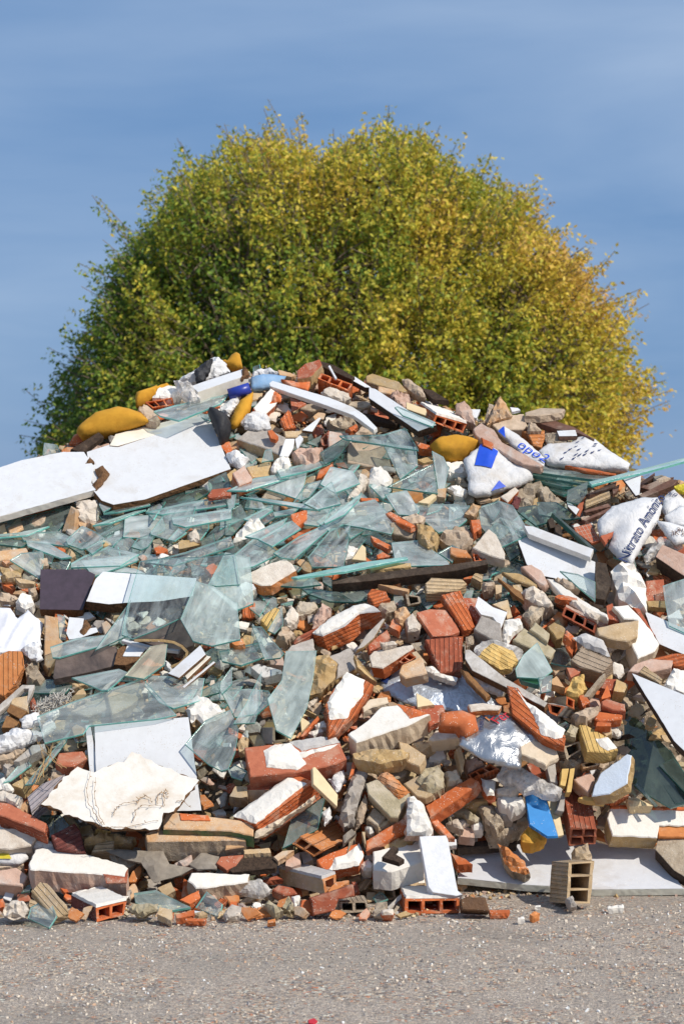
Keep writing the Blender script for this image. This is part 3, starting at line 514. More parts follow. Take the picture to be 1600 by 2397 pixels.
G 1270,1282 1400,1130 1560,1060 1610,1190 1590,1330 1545,1440 1500,1452 1420,1410; 0 42 0.6 14; gl; hanging dirty glass sheet|right of the blank white upright panel
P 580,1157 615,1152 668,1475 640,1500 612,1500; 0 25 2 11; lam/chipd; narrow white panel strip|at the left of the blank white upright panel
P 642,1150 1280,1100 1368,1735 660,1750; 0 26 2 12; lam/chipd; blank white upright panel|standing low on the left slope
B 1110,1110 1220,1065 1225,1090 1130,1115; 0 45 3 10; pk
M 1290,1130 1340,1090 1370,1130 1320,1160; 0 45 4 9; och
M 0,135 60,100 140,110 140,140 40,150; 0 50 3 7; och; ochre stone|at the left edge above the pleated sheet
M 0,70 40,80 140,95 130,135 20,140; 0 45 3 6; och
R 105,310 150,245 210,260 228,330 170,360; 0 42 5 9; pw; cream lumpy stone|left of the purple board
B 100,150 170,160 240,180 230,195 130,185; 0 50 2 8; tan
B 0,30 60,20 120,45 40,60; 0 50 2 7; or
M 0,250 60,250 130,290 60,310 0,300; 0 45 3 6; stn
M 190,220 240,215 260,260 210,280; 0 45 3 7; stn
M 250,20 320,10 330,60 270,80; 0 45 3 7; stn
G 580,40 900,0 900,40 650,130; 0 52 0.6 9; gl
G 660,60 900,90 960,120 720,105; 0 50 0.6 8; gl
X 1460,740 1530,690 1560,740 1500,760; 0 45 3 9; pw
G 1370,920 1490,860 1480,930 1370,960; 0 45 0.6 12; gld
G 1490,880 1570,770 1570,870 1510,930; 0 40 0.6 12; gl
X 1110,700 1180,760 1160,790 1120,770; 0 40 1.5 11; lam
#E 530 1300
B 75,150 300,50 400,20 450,60 472,100 300,202 240,205; -8 48 4 11; pwd/or; grimy white-and-orange brick|lying on glass left of the charred beam
L 65,205 175,145 200,217 78,302; -6 45 4 9; lam/lamc; white block with a cream side|behind glass, right of the big frosted glass sheet
G 440,148 670,100 930,45 1225,8 1232,22 800,110 480,152; 0 62 0.7 17; glb; long bright teal glass edge|running above the charred beam
B 950,78 1050,45 1250,50 1252,75 980,97; 0 58 3 13; och; flat ochre brick strip|on the charred beam
W 715,167 1000,120 1568,55 1762,28 1775,60 1568,102 1050,165 720,197; 0 40 4 14; wd; long charred beam|lying level across the middle of the heap
B 1350,190 1390,150 1600,160 1632,190 1568,240 1360,257; 0 40 4 12; tan~; buff grooved brick|right under the charred beam
B 1460,265 1590,235 1687,480 1650,502 1612,507; 6 45 3 13; te~; tall grooved orange tile|right of the brick-red tile slab
B 1590,285 1720,290 1755,410 1710,470 1660,400; 10 40 3 10; td; smooth brick-red tile|right of the tall grooved orange tile
B 955,265 985,225 1080,240 1112,297 1000,332; 0 45 3 12; te~; small grooved orange tile|under the charred beam
M 1015,350 1050,310 1140,300 1152,362 1080,392; 0 42 4 10; mo
B 1045,190 1050,155 1200,155 1180,192; 0 45 2.5 10; or
B 1030,195 1150,210 1240,230 1230,247 1120,225; 0 50 2 11; pe
H 1215,262 1312,280 1322,322 1232,345; 5 10 6 9; mo; n=1x1
T 1290,390 1380,365 1490,370 1568,480 1582,520 1520,545 1400,552; 0 46 2 11; tdl; brick-red tile slab|right of the orange brick with a white top
B 1350,570 1568,550 1600,560 1605,780 1450,802 1430,740; 4 36 4 11; td~; dark red grooved brick|speckled with white, below the brick-red tile slab
B 585,532 640,480 720,420 860,345 960,330 1000,342 1045,380 900,395 800,482 652,547; -22 46 6.5 14; pg/te~; orange brick with a white top|in the center of the slope; +pw:plaster_coat:585,530 640,478 720,420 860,345 940,330 985,345 900,388 800,470 655,542:0.5
B 450,592 480,550 622,480 590,532 460,602; -10 48 4 10; td~; dark red grooved brick end|left of the orange brick with a white top
C 405,662 440,610 590,560 602,640 560,652; 0 48 4 9; co
M 335,560 370,480 400,475 460,520 400,577; 0 40 5 11; stn; tan angular lump|left of the dark red grooved brick end
L 375,452 440,330 492,400 480,442 430,482; 0 38 4 10; pwd; white plaster pyramid|above the tan angular lump
M 470,342 500,300 600,310 622,350 560,390 490,402; 0 42 5 8; mo
R 590,422 650,315 712,360 700,412 620,482 580,492; -5 40 5 10; pk; pink-tan rough rock|behind the orange brick with a white top
B 230,440 260,400 330,350 372,370 330,442 280,502; 0 40 3 8; yt~; yellow grooved tile|behind a glass sliver left of the white plaster pyramid
G 290,502 372,360 378,470 330,520; 8 35 0.6 13; gl
G 180,490 240,490 312,580 382,660 360,690 260,702 210,572; 0 42 0.6 14; gl; pointed glass shard|right of the big frosted glass sheet
G -40,652 230,590 272,680 100,742 -20,715; 0 54 0.6 12; gl; flat teal glass shard|below the big frosted glass sheet
G 160,640 180,480 240,560 200,640; 10 35 0.6 11; gl
B 20,587 110,565 125,602 60,612; 0 45 3 14; or
B 290,712 380,690 392,750 300,742; 0 45 3 9; pk
W 165,762 210,735 370,780 382,802 250,832; 0 50 3 13; wsc; scorched white wood block|left of the frosted curved glass plate
G 405,670 602,665 580,850 540,1030 440,1222 345,1172 290,972 380,852; 8 34 0.7 18; glf; frosted curved glass plate|standing on end in the center left
R 595,682 690,665 757,730 742,820 650,922 570,942 585,802; 10 36 6 13; och; big ochre stone slab|right of the frosted curved glass plate
C 690,692 840,625 890,700 902,760 742,842 757,742; 6 40 3 11; co/och; grey concrete plate|right of the big ochre stone slab
B 868,672 902,740 1022,862 970,832 890,760; 10 40 2 14; och
T 885,642 950,540 1060,430 1077,430 1002,560 930,622; 12 38 2 14; co/och; thin grey tile with an ochre edge|right below the orange brick with a white top
B 960,602 1090,500 1112,560 1040,622 970,652; 10 40 2 11; td
B 968,682 1000,650 1260,605 1272,630 1100,742 1060,767 985,757; -10 40 5 12; pwd/te; crumbly white-topped brick|above the silver-blue sack
L 1040,590 1140,580 1160,600 1060,615; -5 45 2 15; pwd
H 1170,722 1240,662 1292,692 1202,742; 0 20 5 12; te; n=2x1
T 1258,662 1290,650 1362,737 1300,722; 5 40 1.5 12; tan
B 1170,802 1190,745 1312,690 1330,702 1362,802 1215,837; -8 42 4 15; pe; peach hollow-brick corner|on the silver-blue sack
K 1040,882 1070,780 1170,760 1340,830 1568,800 1670,830 1790,960 1880,1020 1740,1060 1568,1060 1300,1035 1080,942; 0 46 2 2; svb; silver-blue plastic sack|spread across the middle of the right slope; +navy:dark_print:1045,862 1090,795 1145,775 1090,880:0.3
K 1590,1200 1670,1125 1735,1085 1850,1060 1960,1110 2090,1200 2140,1262 2010,1310 2000,1450 1920,1440 1740,1390 1575,1290; 4 44 2.2 18.5; sv; crumpled silver sack|with red and orange letters, below the silver-blue sack; txt=Fer|1778,1137|1860,1075|0.045|or txt=Fer|1842,1160|1930,1100|0.045|rd txt=FABRICANTE|1737,1195|1765,1050|0.012|navy
T 1288,935 1372,980 1412,1015 1297,1032; 0 45 1.5 15; cr; cream triangular chip|at the bottom edge of the silver-blue sack
B 670,1012 730,902 820,800 940,842 1002,882 900,1062 750,1212 692,1232 690,1122; 10 42 4 14; te~; grooved orange brick with a thick white face|in the center; +pw:plaster_coat:685,1002 735,910 815,795 940,852 922,962 850,1042 820,1110 700,1117:0.8
S 825,1215 960,1120 1050,1030 1160,1015 1382,1080 1240,1152 882,1272; -6 50 7 15; pw/pc; large white plastered block|with a red patch, below the silver-blue sack; +te:bare_brick:1160,1013 1230,1030 1372,1078 1245,1112:0.6
B 1240,1022 1470,1015 1482,1050 1440,1132 1380,1162 1350,1090; 5 40 3 13; td; broken brick-red tile|right behind the large white plastered block
J 1455,1068 1600,1055 1690,1090 1712,1190 1630,1232 1580,1165 1450,1157; 10 30 5 19; tes; curved orange roof tile|left of the crumpled silver sack
S 920,1032 970,977 1090,960 1102,1000 990,1032 930,1062; 0 46 3 12; pc; bent white plaster strip|above the large white plastered block
H 312,1172 412,1170 417,1262 312,1282; 18 6 20 13; tan; weathered grey-brown hollow brick|below the frosted curved glass plate; n=1x1 side=co
L 550,1202 640,1175 662,1190 590,1222; 0 45 2 10; pw
L 595,1150 660,1120 692,1160 620,1172; 0 45 2 10; pw
B 500,1232 620,1090 632,1112 520,1232; 10 40 2 11; te
T 500,1090 567,1140 510,1197; 5 38 1.5 12; cr; small cream triangle|right of the frosted curved glass plate
G 55,1137 140,1000 235,800 218,1040 190,1132; 8 34 0.6 18; gl; tall pointed glass splinter|left of the frosted curved glass plate
G -10,930 150,920 260,930 292,980 200,1062 70,1082; 0 48 0.6 9; gl
R 70,1272 100,1230 150,1240 142,1300 90,1332; 0 36 4 10; tan
B 1370,1252 1420,1190 1568,1160 1640,1180 1620,1235 1400,1262; -4 42 5 11; pwd/pc; cracked cream block|right of the large white plastered block
M 1230,1300 1370,1262 1420,1262 1300,1340; -10 50 4 9; tan
L 1210,442 1260,390 1322,470 1310,502 1230,517; 0 38 5 11; pwd; white angular lump|left of the brick-red tile slab
M 1140,372 1220,345 1252,400 1190,467 1150,432; 0 38 4 12; pe
B 1105,482 1130,430 1190,470 1172,522; 0 42 3 10; te
B 1250,600 1320,590 1340,640 1290,650; 0 42 3 9; mo
L 1330,760 1400,750 1460,800 1568,830 1560,860 1400,810; 0 46 2 9; pw
M 530,1010 640,930 600,1000 560,1030; 0 42 4 8; pwd
B 520,1040 610,1080 680,1100 640,1110; 0 46 2 9; och
M 340,350 390,330 400,380 340,400; 0 42 4 8; mo
M 1260,120 1360,160 1300,230 1240,170; 0 42 4 8; mo
G 340,200 560,140 620,195 500,210; 0 54 0.6 8; gld
G 520,225 760,250 860,315 700,310 560,260; -5 52 0.6 9; gld; dark glass strip|under the left end of the charred beam
G 720,215 880,200 960,290 850,310; 0 46 0.6 8; gld
B 340,290 410,265 412,285 345,298; 0 45 2 9; tan
#F 1060 1300
R 1070,100 1120,50 1190,42 1235,55 1282,130 1312,212 1315,372 1220,342 1130,282; -4 32 8 15; pw; big rough white plaster boulder|at the right, below the white panel
W 965,40 1040,55 1072,180 1030,302 965,292; -6 35 3 15; wd; dark wet plank|standing left of the big rough white boulder
G 735,110 850,130 960,180 960,302 850,212; 0 44 0.6 15; gl; bluish glass shard|over the lower part of the white panel at right
S 460,75 530,60 600,100 642,190 620,207 560,172; -6 42 3 13; pk; pale pink render piece|below the right end of the charred beam
S 630,155 680,160 860,290 1045,400 1040,417 900,372 740,272; -16 48 3 14; pw; long thin white render slab|sloping right below the white panel
H 762,350 975,458 960,527 738,408; -8 8 12 15; td; brick-red hollow brick end with three holes|at the right of the slope; n=3x1 top=pk
B 690,282 720,265 840,290 847,307 730,302; 0 50 2 17; te; orange brick sliver|above the three-holed brick-red end
L 785,312 830,300 1000,402 975,432 900,402; -10 46 3 17; pwd
S 1085,345 1190,335 1280,430 1340,502 1402,602 1370,652 1255,702 1200,580 1250,440 1160,430; 6 42 7 13; pw/pc; bulky white plastered wall lump|right of the buff angular plate
B 1040,345 1080,325 1125,450 1050,432; -15 35 5 12; td
B 1220,352 1262,360 1375,550 1350,520; 10 46 3 13; td
B 975,492 1100,462 1262,440 1252,552 1180,587 1080,572 990,542; 5 40 4 17; tan; buff angular plate|right of the three-holed brick-red end
B 795,712 870,622 1070,702 1082,720 1012,802 860,762; -10 30 8 14; stn~; large grooved tan brick|at the right of the slope; +pg:mortar_top:810,562 900,530 1020,580 1065,692 900,632:1
M 770,502 830,560 805,670 740,582; -15 30 5 14; te
B 640,482 720,430 762,500 740,562 702,572; 0 36 5 11; och
C 405,572 480,490 600,570 697,645 660,702 560,652; 4 42 3 11; olv; drab olive-grey plate|left of the large grooved tan brick
C 520,502 560,450 657,530 642,592; 4 42 4 13; olv
R 460,242 540,195 620,240 682,330 650,347 560,322 490,282; 0 42 6 11; pwd; grey-white rough boulder|above the three-holed brick-red end
R 470,402 530,330 622,350 600,402 522,472; 0 38 6 12; mo; lichen-grey rough block|left of the three-holed brick-red end
P 150,347 170,280 270,352 367,387 325,492 270,420 190,402; 6 42 1 14; lam/lamc; curved white laminate piece|right of the tall grooved orange tile
T 265,332 370,300 402,420 365,432 360,380; 0 40 2 12; tan
C 140,502 190,405 322,460 332,592 240,562; -6 38 6 13; co; grey concrete lump|below the curved white laminate piece
L 325,572 350,430 460,425 477,490 400,562 370,602; 4 36 6 12; pw/td; white plaster lump with a red underside|right of the grey concrete lump
R 165,682 215,630 265,590 400,640 442,712 400,760 320,772; 4 46 3 16; yt~; rounded yellow grooved tile|above the long weathered plank
X 140,640 190,585 300,580 470,640 440,760 380,800 280,760 170,690; 0 46 3 11; bag
G 430,772 480,680 570,600 667,782 600,832 440,822; 0 42 0.6 15; glf; pointed frosted glass|right of the rounded yellow grooved tile
W 80,642 112,640 350,830 640,1002 620,1032 330,882 130,782 80,702; -8 46 2.5 17; wl/chip; long weathered plank|slanting down over the silver-blue sack
B 50,770 100,790 250,950 220,970 100,850; -8 45 2 15; wbr
X 120,740 280,860 370,920 330,950 210,910 140,830; 0 46 3 11; sk
G 580,832 672,817 662,920 600,932; 10 30 0.6 16; gl; small upright glass piece|right of the long weathered plank
G 455,820 500,795 600,840 580,880 470,850; 0 40 2 13; bot; broken green bottle side|above the long weathered plank
R 770,912 820,820 890,800 892,850 912,902 850,952 790,947; 0 38 5 14; yt; lumpy yellow stone|below the large grooved tan brick
H 640,1005 765,1028 708,1095 655,1072; -22 6 10 15; te; orange brick stub with a grey side|lower of two beside the long weathered plank; n=1x1 side=co
H 768,960 826,985 822,1050 766,1022; 18 6 12 15; te; buff brick stub with an orange hole|upper of two beside the long weathered plank; n=1x1 side=tan
B 1005,992 1040,975 1165,1010 1172,1060 1080,1052 1010,1022; -4 40 4 13; tdl; brick-red half brick|left of the sloping white board at right
B 1005,970 1050,880 1072,960 1012,977; 0 35 3 14; te
B 1090,922 1110,840 1187,880 1162,932; 0 36 5 12; och
B 1000,900 1040,840 1110,840 1090,922; 0 34 4 11; td
W 880,962 1000,820 1030,800 1022,832 920,962; -20 35 2 14; mo
P 1215,802 1600,962 1612,1370 1500,1262 1390,1082 1320,972; -14 44 3 17; lam/chipd; sloping white board|with a rotten edge at the right frame edge
P 1300,380 1612,515 1612,690 1490,642 1400,602 1345,502; -6 44 2 10; lam/chip; white board at the right edge|behind the bulky white plastered wall lump
G 1430,215 1568,170 1612,165 1612,535 1470,467; -10 34 0.6 14; gl; grey glass pane|at the right edge beside the wet brown block
B 1310,172 1430,160 1447,312 1312,312; 0 32 6 11; td; wet dark red brick|right of the big rough white boulder
B 1315,310 1440,310 1450,360 1330,350; 0 20 4 11; och
B 1340,702 1490,665 1612,668 1612,762 1500,747 1480,722; 0 46 3 13; te~
L 1430,882 1500,760 1612,790 1612,962 1520,932; 0 40 4 13; pw; rough white plaster|at the right edge above the sloping white board
B 1260,792 1300,745 1422,840 1402,872; -10 45 4 14; tan~
S 1190,785 1230,740 1340,700 1500,712 1480,762 1300,802; 0 46 4 13; pk; flat pink mortar strip|above the sloping white board
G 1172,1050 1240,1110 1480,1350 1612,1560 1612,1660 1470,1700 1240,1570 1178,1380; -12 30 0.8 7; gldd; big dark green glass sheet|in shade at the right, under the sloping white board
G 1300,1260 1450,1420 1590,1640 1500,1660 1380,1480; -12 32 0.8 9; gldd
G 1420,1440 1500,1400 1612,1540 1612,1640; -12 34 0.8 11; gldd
B 365,882 440,900 560,1100 760,1222 752,1292 690,1282 600,1242 400,1082; -8 42 3 18; te~; orange grooved tile with a white plaster skin|right of the crumpled silver sack; +pw:plaster_coat:425,905 500,1000 600,1062 760,1190 742,1242 690,1250 600,1222 540,1082:0.8
S 455,1280 530,1250 700,1310 717,1372 690,1390 655,1402 630,1432 550,1385 460,1352; 4 40 2.5 21; pc; cream plaster plate|at the lower right of the crumpled silver sack
B 850,1142 900,1150 1060,1240 1122,1322 1040,1342 910,1332; 4 42 5 14; yt~; yellow-buff grooved brick|left of the big dark green glass sheet; +pw:plaster_patch:965,1250 1050,1240 1115,1312 1050,1330 1000,1300:0.6
H 745,1300 865,1262 880,1320 770,1390; 5 10 8 11; mo; n=1x1
M 720,1390 830,1400 890,1330 900,1420 800,1460; 0 40 5 10; mo
R 760,1212 800,1140 852,1170 832,1232; 0 36 4 12; olv
M 805,1082 900,1030 1000,1020 990,1062 900,1132 830,1122; 0 44 5 12; stn; grey-tan mortar wedge|right of the lower orange brick stub
B 960,1112 990,1060 1152,1080 1142,1112 1000,1132; 0 48 3 11; te
B 970,1162 980,1130 1070,1140 1072,1162; 0 40 4 13; te
B 975,1165 1070,1165 1080,1210 1040,1230; 0 38 4 11; tan
B 100,1012 200,1000 330,1020 312,1050 200,1050 120,1062; 0 46 2.2 20; pwd/or; whitish orange brick sliver|lying across the top of the crumpled silver sack
T 285,200 330,200 330,250 290,265; 0 38 3 11; tan
B 125,150 150,120 205,130 190,182; 0 38 4 11; tan~
T 770,762 870,770 860,800 800,832; 0 42 2 11; tdl
B 650,860 700,820 760,900 680,880; 0 40 3 11; pe
B 0,552 70,550 62,602 0,600; 0 38 4 11; te~
M 85,550 140,540 140,600 90,620; 0 36 4 10; mo
W 300,150 460,250 480,310 420,270; -12 48 1.5 12; wbr
B 330,110 450,120 580,190 560,210 400,160; -6 48 1.5 11; och
M 390,200 460,190 470,240 410,245; 0 40 4 11; och
M 200,175 280,175 280,220 210,240; 0 40 4 11; stn
M 690,150 800,160 860,220 780,220; -5 44 3 14; stn
B 600,900 640,880 620,940 600,940; 0 36 4 13; te
B 850,950 900,950 930,1000 880,1030; 0 36 4 12; te
#G 0 1720
B 375,195 400,122 560,110 592,160 500,215 420,215; 0 46 5 11; tdl; rough red brick lump|left of the blank white upright panel
G 180,330 385,75 470,-20 440,60 230,325; 8 44 0.6 14; gl; slender glass sliver|among the straw stalks at left
G 40,310 160,170 200,210 80,300; 0 46 0.6 10; gl
W 185,425 290,332 440,270 402,350 210,522; -14 48 4 11; lil~; lilac-grey grooved wood plank|left of the torn white front panel
P 280,470 480,250 530,220 600,250 680,240 760,200 840,190 895,115 970,160 1350,312 1180,522 1110,530 1080,642 760,642 610,592; -2 46 1 19; lamw/chip; torn white front panel|with a jagged top, at the lower left of the heap
B 1110,582 1130,530 1180,525 1568,572 1722,602 1722,690 1560,655 1110,642; 0 46 5 16; pe/grn; long peach brick stained green and orange|right of the torn white front panel; +te:orange_patch:1220,540 1415,555 1430,590 1230,585:0.3
B 985,672 1050,645 1568,660 1665,682 1668,722 1568,717 1000,727; 0 55 7 15; pe/mo; long terracotta-topped brick|below the green-stained brick
B -20,455 60,465 315,602 302,662 240,637 -20,542; -6 48 5 15; tdl/td~; smooth dark red brick beam|at the left edge below the lilac wood
G 260,560 400,560 450,620 380,690 260,690; 0 44 0.6 9; gld
B -20,640 232,632 247,700 210,757 60,782 -20,777; 0 36 6 13; pwd; dirty white block|at the left edge below the dark red brick beam
B 345,682 505,602 545,650 582,802 520,797 385,772; 8 36 5 15; tdd~; maroon grooved brick|standing behind the long white-topped block at lower left
R 560,692 600,680 760,662 917,690 880,732 570,742; 0 46 5 12; och; long olive-yellow stone|below the torn white front panel
R 640,662 660,630 752,650 702,672; 0 46 4 11; yt
B 620,802 650,740 775,720 772,792; 0 38 5 13; tan~; brown-buff grooved brick|right of the maroon grooved brick
S 195,882 240,780 290,770 560,802 840,882 870,905 850,967 600,942 205,917; 0 62 6.5 17; pw/pk; long white-topped block|resting low on the left near the road; +td:red_corner:700,950 850,970 870,912 862,1010 720,1010:0.5
K -20,792 150,775 192,830 130,872 -20,862; 0 44 4 11; sk; small white bag|with a yellow print at the left edge; +yel:yellow_print:-10,810 60,815 80,850 0,850:0.2
B -20,872 160,860 162,887 -20,907; 0 58 3 10; stn
B -20,925 110,902 187,960 150,1032 -20,1012; 0 40 6 12; pk; pinkish brick lump|at the left edge near the road
B 210,1062 270,1000 320,1010 455,1160 467,1215 375,1252; 8 38 3 17; tan~; buff channelled brick|tipped down onto the road at lower left
H 652,1180 862,1130 842,1226 658,1272; 28 0 17 13; te; orange two-holed brick with a white top|lying on the road edge at lower left; n=2x1 top=pw side=tdd
R 20,1192 80,1130 160,1135 187,1190 160,1242 90,1262 30,1232; 0 14 6 11; pwd; round grey-white stone|at the road edge, far lower left
G 920,1080 1060,1060 1180,1120 1282,1170 1100,1202 930,1142; 0 60 0.7 13; glf; flat greyish glass piece|on rubble near the road
R 860,1192 900,1150 1060,1150 1072,1190 970,1242; 0 18 5 11; olv; flat olive stone|on the road edge under the greyish glass piece
W 720,790 800,780 980,790 1110,790 1152,880 1312,910 1230,952 1060,1005 1040,1002 960,870 850,850; 0 44 0.8 15; lino; folded grey sheet of lining|right of the long white-topped block
B 1070,1042 1160,1000 1192,1060 1120,1102; 0 40 5 12; tan
S 1275,992 1300,937 1420,935 1568,947 1695,945 1682,1000 1400,1042 1330,1042; 0 56 5 16; pw/stn; white slab with a crusty edge|low at center left near the road
B 1220,1122 1300,1082 1350,1060 1362,1110 1290,1152; 0 46 3 12; te
B 1380,1092 1430,1050 1477,1122 1420,1110; 0 46 3 12; pk
B 1250,980 1300,1010 1310,1080 1230,1110; -10 30 3 11; te
B 1090,1212 1182,1215 1160,1242 1090,1237; 0 60 1.5 9; te; flat orange flake|on the road edge right of the olive stone
B 1190,1222 1322,1190 1310,1232 1200,1247; 0 60 2 9; te
B 1260,1247 1402,1250 1390,1270 1260,1267; 0 60 1.5 9; te
M 1320,1212 1380,1195 1412,1217 1350,1232; 0 60 1.5 10; tan
M 1165,882 1300,810 1312,862 1240,902; 0 44 4 14; pk
T 1470,872 1500,830 1660,815 1602,892 1540,922; 0 46 2 15; tdl; dusty red tile|right of the folded grey sheet
W 1285,882 1370,800 1490,830 1470,912 1340,915; 0 46 1 14; lino; torn grey lining scrap|left of the dusty red tile
W 490,1047 672,1050 660,1077 500,1082; 0 55 2 10; wl
L 640,1100 690,1045 710,1060 680,1105; 0 40 2 11; pwd
L 700,1080 830,1060 810,1100 720,1110; 0 46 2 10; pwd
L 820,1100 840,1050 890,1050 880,1110; 0 40 3 11; co
B 870,1000 900,930 955,890 962,930 920,1002; 12 34 4 11; or
B 400,1030 430,1015 465,1070 440,1075; 0 40 2 12; te
M 720,800 860,840 920,870 880,900 760,850; 0 44 3 12; mo
R 1200,830 1250,770 1340,790 1290,830; 0 44 4 11; co
M 350,250 430,230 440,290 340,300; 0 44 4 9; stn
L -20,380 20,372 152,420 120,490 40,450 -20,430; 0 46 4 12; pwd; pale flat plaster piece|at the left edge above the dark red brick beam
M 120,500 170,450 210,490 190,540; 0 44 3 11; pe
X -20,320 30,290 95,370 60,385 -20,370; 0 44 3 10; pw
B 80,340 180,280 200,320 150,370; -8 46 4 9; och
M 0,190 90,180 130,230 40,270; 0 46 4 8; co
X 210,760 240,710 340,720 420,780 350,790; 0 46 3 11; sk
B 1310,1040 1340,1060 1320,1080 1300,1060; 0 40 3 10; mo
G 180,1030 230,1010 200,1060 150,1070; 0 46 .6 10; gld
B 0,1120 20,1115 22,1170 0,1180; 0 30 3 9; te
Z 0,0 1,1 2,2; 0 46 0 20; weed; dried weed stems|hanging over the torn white front panel; 700,625 650,560 600,470 595,380 620,250/715,622 690,590 650,470 640,400 650,300/775,555 795,505 830,480 930,465/905,600 920,530 960,495 1110,492/935,480 955,440 990,428 1020,445 1035,475/1070,480 1072,420 1095,400 1120,410 1140,440/1118,490 1112,410 1128,380 1138,410/720,640 820,640 950,620 1070,590/1200,465 1240,460 1300,510
Z 0,0 1,1 2,2; 0 46 0 17; straw; dry straw stalks|in a clump left of the rough red brick lump; 250,330 300,180 270,60/260,330 330,200 350,80/300,300 300,150 250,40/240,340 340,170 360,20/420,240 350,160 310,60/380,200 300,120 280,50/450,240 400,200 330,100/220,330 250,260 330,190
#H 530 1720
B 120,87 250,72 420,52 640,15 740,15 772,60 817,165 740,202 640,225 500,252 160,287; 0 40 6 15; tdl; big dark red brick with white plaster|at center left below the grey-brown hollow brick; +pw:plaster_coat:250,112 330,70 430,58 500,122 640,90 772,62 705,100 600,125 512,160 542,202 480,242 380,235 270,222:0.6 +pg:mortar_coat:425,52 640,15 740,15 770,55 640,85 510,112:0.5
B 45,557 420,285 500,280 592,320 200,612; -24 46 6.5 16; tes/te~; long diagonal white-topped brick|with an orange side, lower center; +pw:plaster_coat:45,555 420,287 480,312 545,335 200,608:0.7
M 190,705 195,655 420,540 600,410 580,450 400,560 340,620 230,690; -10 20 3 18; pc; cream mortar bed|along the bottom of the long diagonal brick
T 585,225 602,220 662,290 757,410 752,490 590,337; 22 28 1.5 20; cr; cream diamond-shaped tile|standing right of the long diagonal brick
M 770,542 830,350 882,180 962,170 962,262 902,432 862,572 802,622; 4 36 6 14; co; long grey mortar column|leaning in the lower center
M 885,522 942,400 962,470 922,602 880,642; 10 30 4 13; stn
B 945,332 1020,300 1240,392 1222,452 1160,562 1110,562 960,402; -6 32 6 15; olv; muddy brick with an orange grooved top|right of the long grey mortar column; +or~:grooved_top:1022,300 1062,245 1115,270 1250,390 1172,442:1
B 1200,332 1310,270 1402,402 1350,432 1290,422; -8 40 3 13; tan; flat buff plate|left of the grey-green boulder
R 1290,302 1340,230 1430,200 1477,250 1472,352 1400,390 1330,352; 0 36 7 14; olv; grey-green boulder|below the ochre flat stone
L 1480,252 1568,230 1612,332 1500,342; 0 38 5 12; pc; cream plaster cube|right of the grey-green boulder
R 855,120 980,87 1150,90 1242,110 1222,152 1050,187 870,152; 0 48 5 17; och; long flat ochre stone|below the large white plastered block
B 1165,45 1230,60 1350,140 1342,177 1310,217 1190,172; -8 42 4 14; tan; buff stepped brick piece|right of the long flat ochre stone
B 945,720 1220,552 1227,632 1050,742 945,792; -14 34 3 14; te; orange beam brick|left part, ending at the white plaster spike;
B 1345,480 1568,340 1660,290 1710,315 1690,350 1568,440 1380,562; -14 38 5 15; te; orange beam brick with a round notch|right of the white plaster spike;
L 1228,422 1275,410 1340,470 1405,640 1390,682 1225,682; 4 28 6 19; pw/pk; white plaster spike|between the two orange beam bricks
H 500,692 660,790 592,832 448,742; -28 -4 19 16; or; ochre two-holed brick lying askew|in the lower center; n=2x1
B 610,852 730,792 902,732 932,802 900,890 690,932 650,912; 0 36 5 14; te; broken orange brick with white face|below the askew two-holed brick; +pw:plaster_coat:690,935 735,840 800,822 900,742 932,822 900,892 790,915:0.7
H 650,985 742,950 745,1050 668,1087; 38 0 18 17; or; buff brick with one square hole|low in the center; n=1x1 side=tan top=pg
B 742,1000 830,990 832,1002 700,1082 690,1062; 0 50 2 17; or
B 570,1112 740,1060 860,1020 872,1100 760,1122 732,1202 590,1232; 4 10 6 11; td; dusty red brick|under the brick with one square hole
H 770,1140 955,1130 968,1202 772,1216; 4 4 10 13; mo; grey-tan mortared brick end|on the road edge at center; n=2x1
H 1055,1050 1358,1008 1362,1078 1066,1132; 28 0 25 14; tan; long white-topped hollow brick|behind the upright white plank at bottom; n=4x1 top=pw
S 995,792 1180,750 1330,745 1342,862 1120,932 1000,922; 0 62 6 16; pw; white block carrying a brown corner piece|left of the upright white plank;
W 1310,692 1490,685 1502,710 1570,1060 1602,1087 1560,1097 1400,1072 1370,1032; 4 40 2.5 25; lamr; upright white plank|leaning on the three-holed brick at the road
W 1055,832 1130,755 1167,770 1137,802 1207,847 1170,867; 0 58 1.5 24; chipd; dark brown L-shaped corner piece|on the white block
H 1212,1118 1582,1115 1580,1214 1210,1222; 4 0 13 15; te; three-holed orange brick|on the road edge under the upright white plank; n=3x1 top=pw
L 1050,1190 1130,1180 1132,1222 1055,1224; 0 40 3 9; pwd/te
M 250,1152 290,1120 387,1190 330,1212; 0 46 3 11; olv; small olive stone|on the road edge left of center
M 380,1172 420,1090 457,1150 430,1202; 0 34 4 11; olv
L 440,1100 497,1090 490,1152 460,1182; 0 34 3 10; pw
B 280,1262 332,1250 332,1275 280,1282; 0 40 2 10; or
N 70,1062 110,1010 230,980 312,1050 240,1092 150,1082; 0 46 4 13; bag; dusty clear plastic bag|under the white slab with a crusty edge
B 310,1052 350,1020 450,1040 482,1082 390,1092; 0 50 3 12; td
W 20,922 100,840 320,825 342,890 332,907 40,937; 0 50 2 15; chipd; dark brown plank|low in the center left near the dusty red tile
B 115,782 290,770 302,802 120,812; 0 55 3 14; tan
B 320,830 380,790 460,785 350,860; 0 48 2 15; pe
B 400,892 410,832 497,800 502,882 440,902; 0 40 5 13; pk
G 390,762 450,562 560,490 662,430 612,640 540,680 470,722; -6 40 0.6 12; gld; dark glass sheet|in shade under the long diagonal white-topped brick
B -10,662 130,670 122,762 -10,782; 0 38 5 14; pe/mo
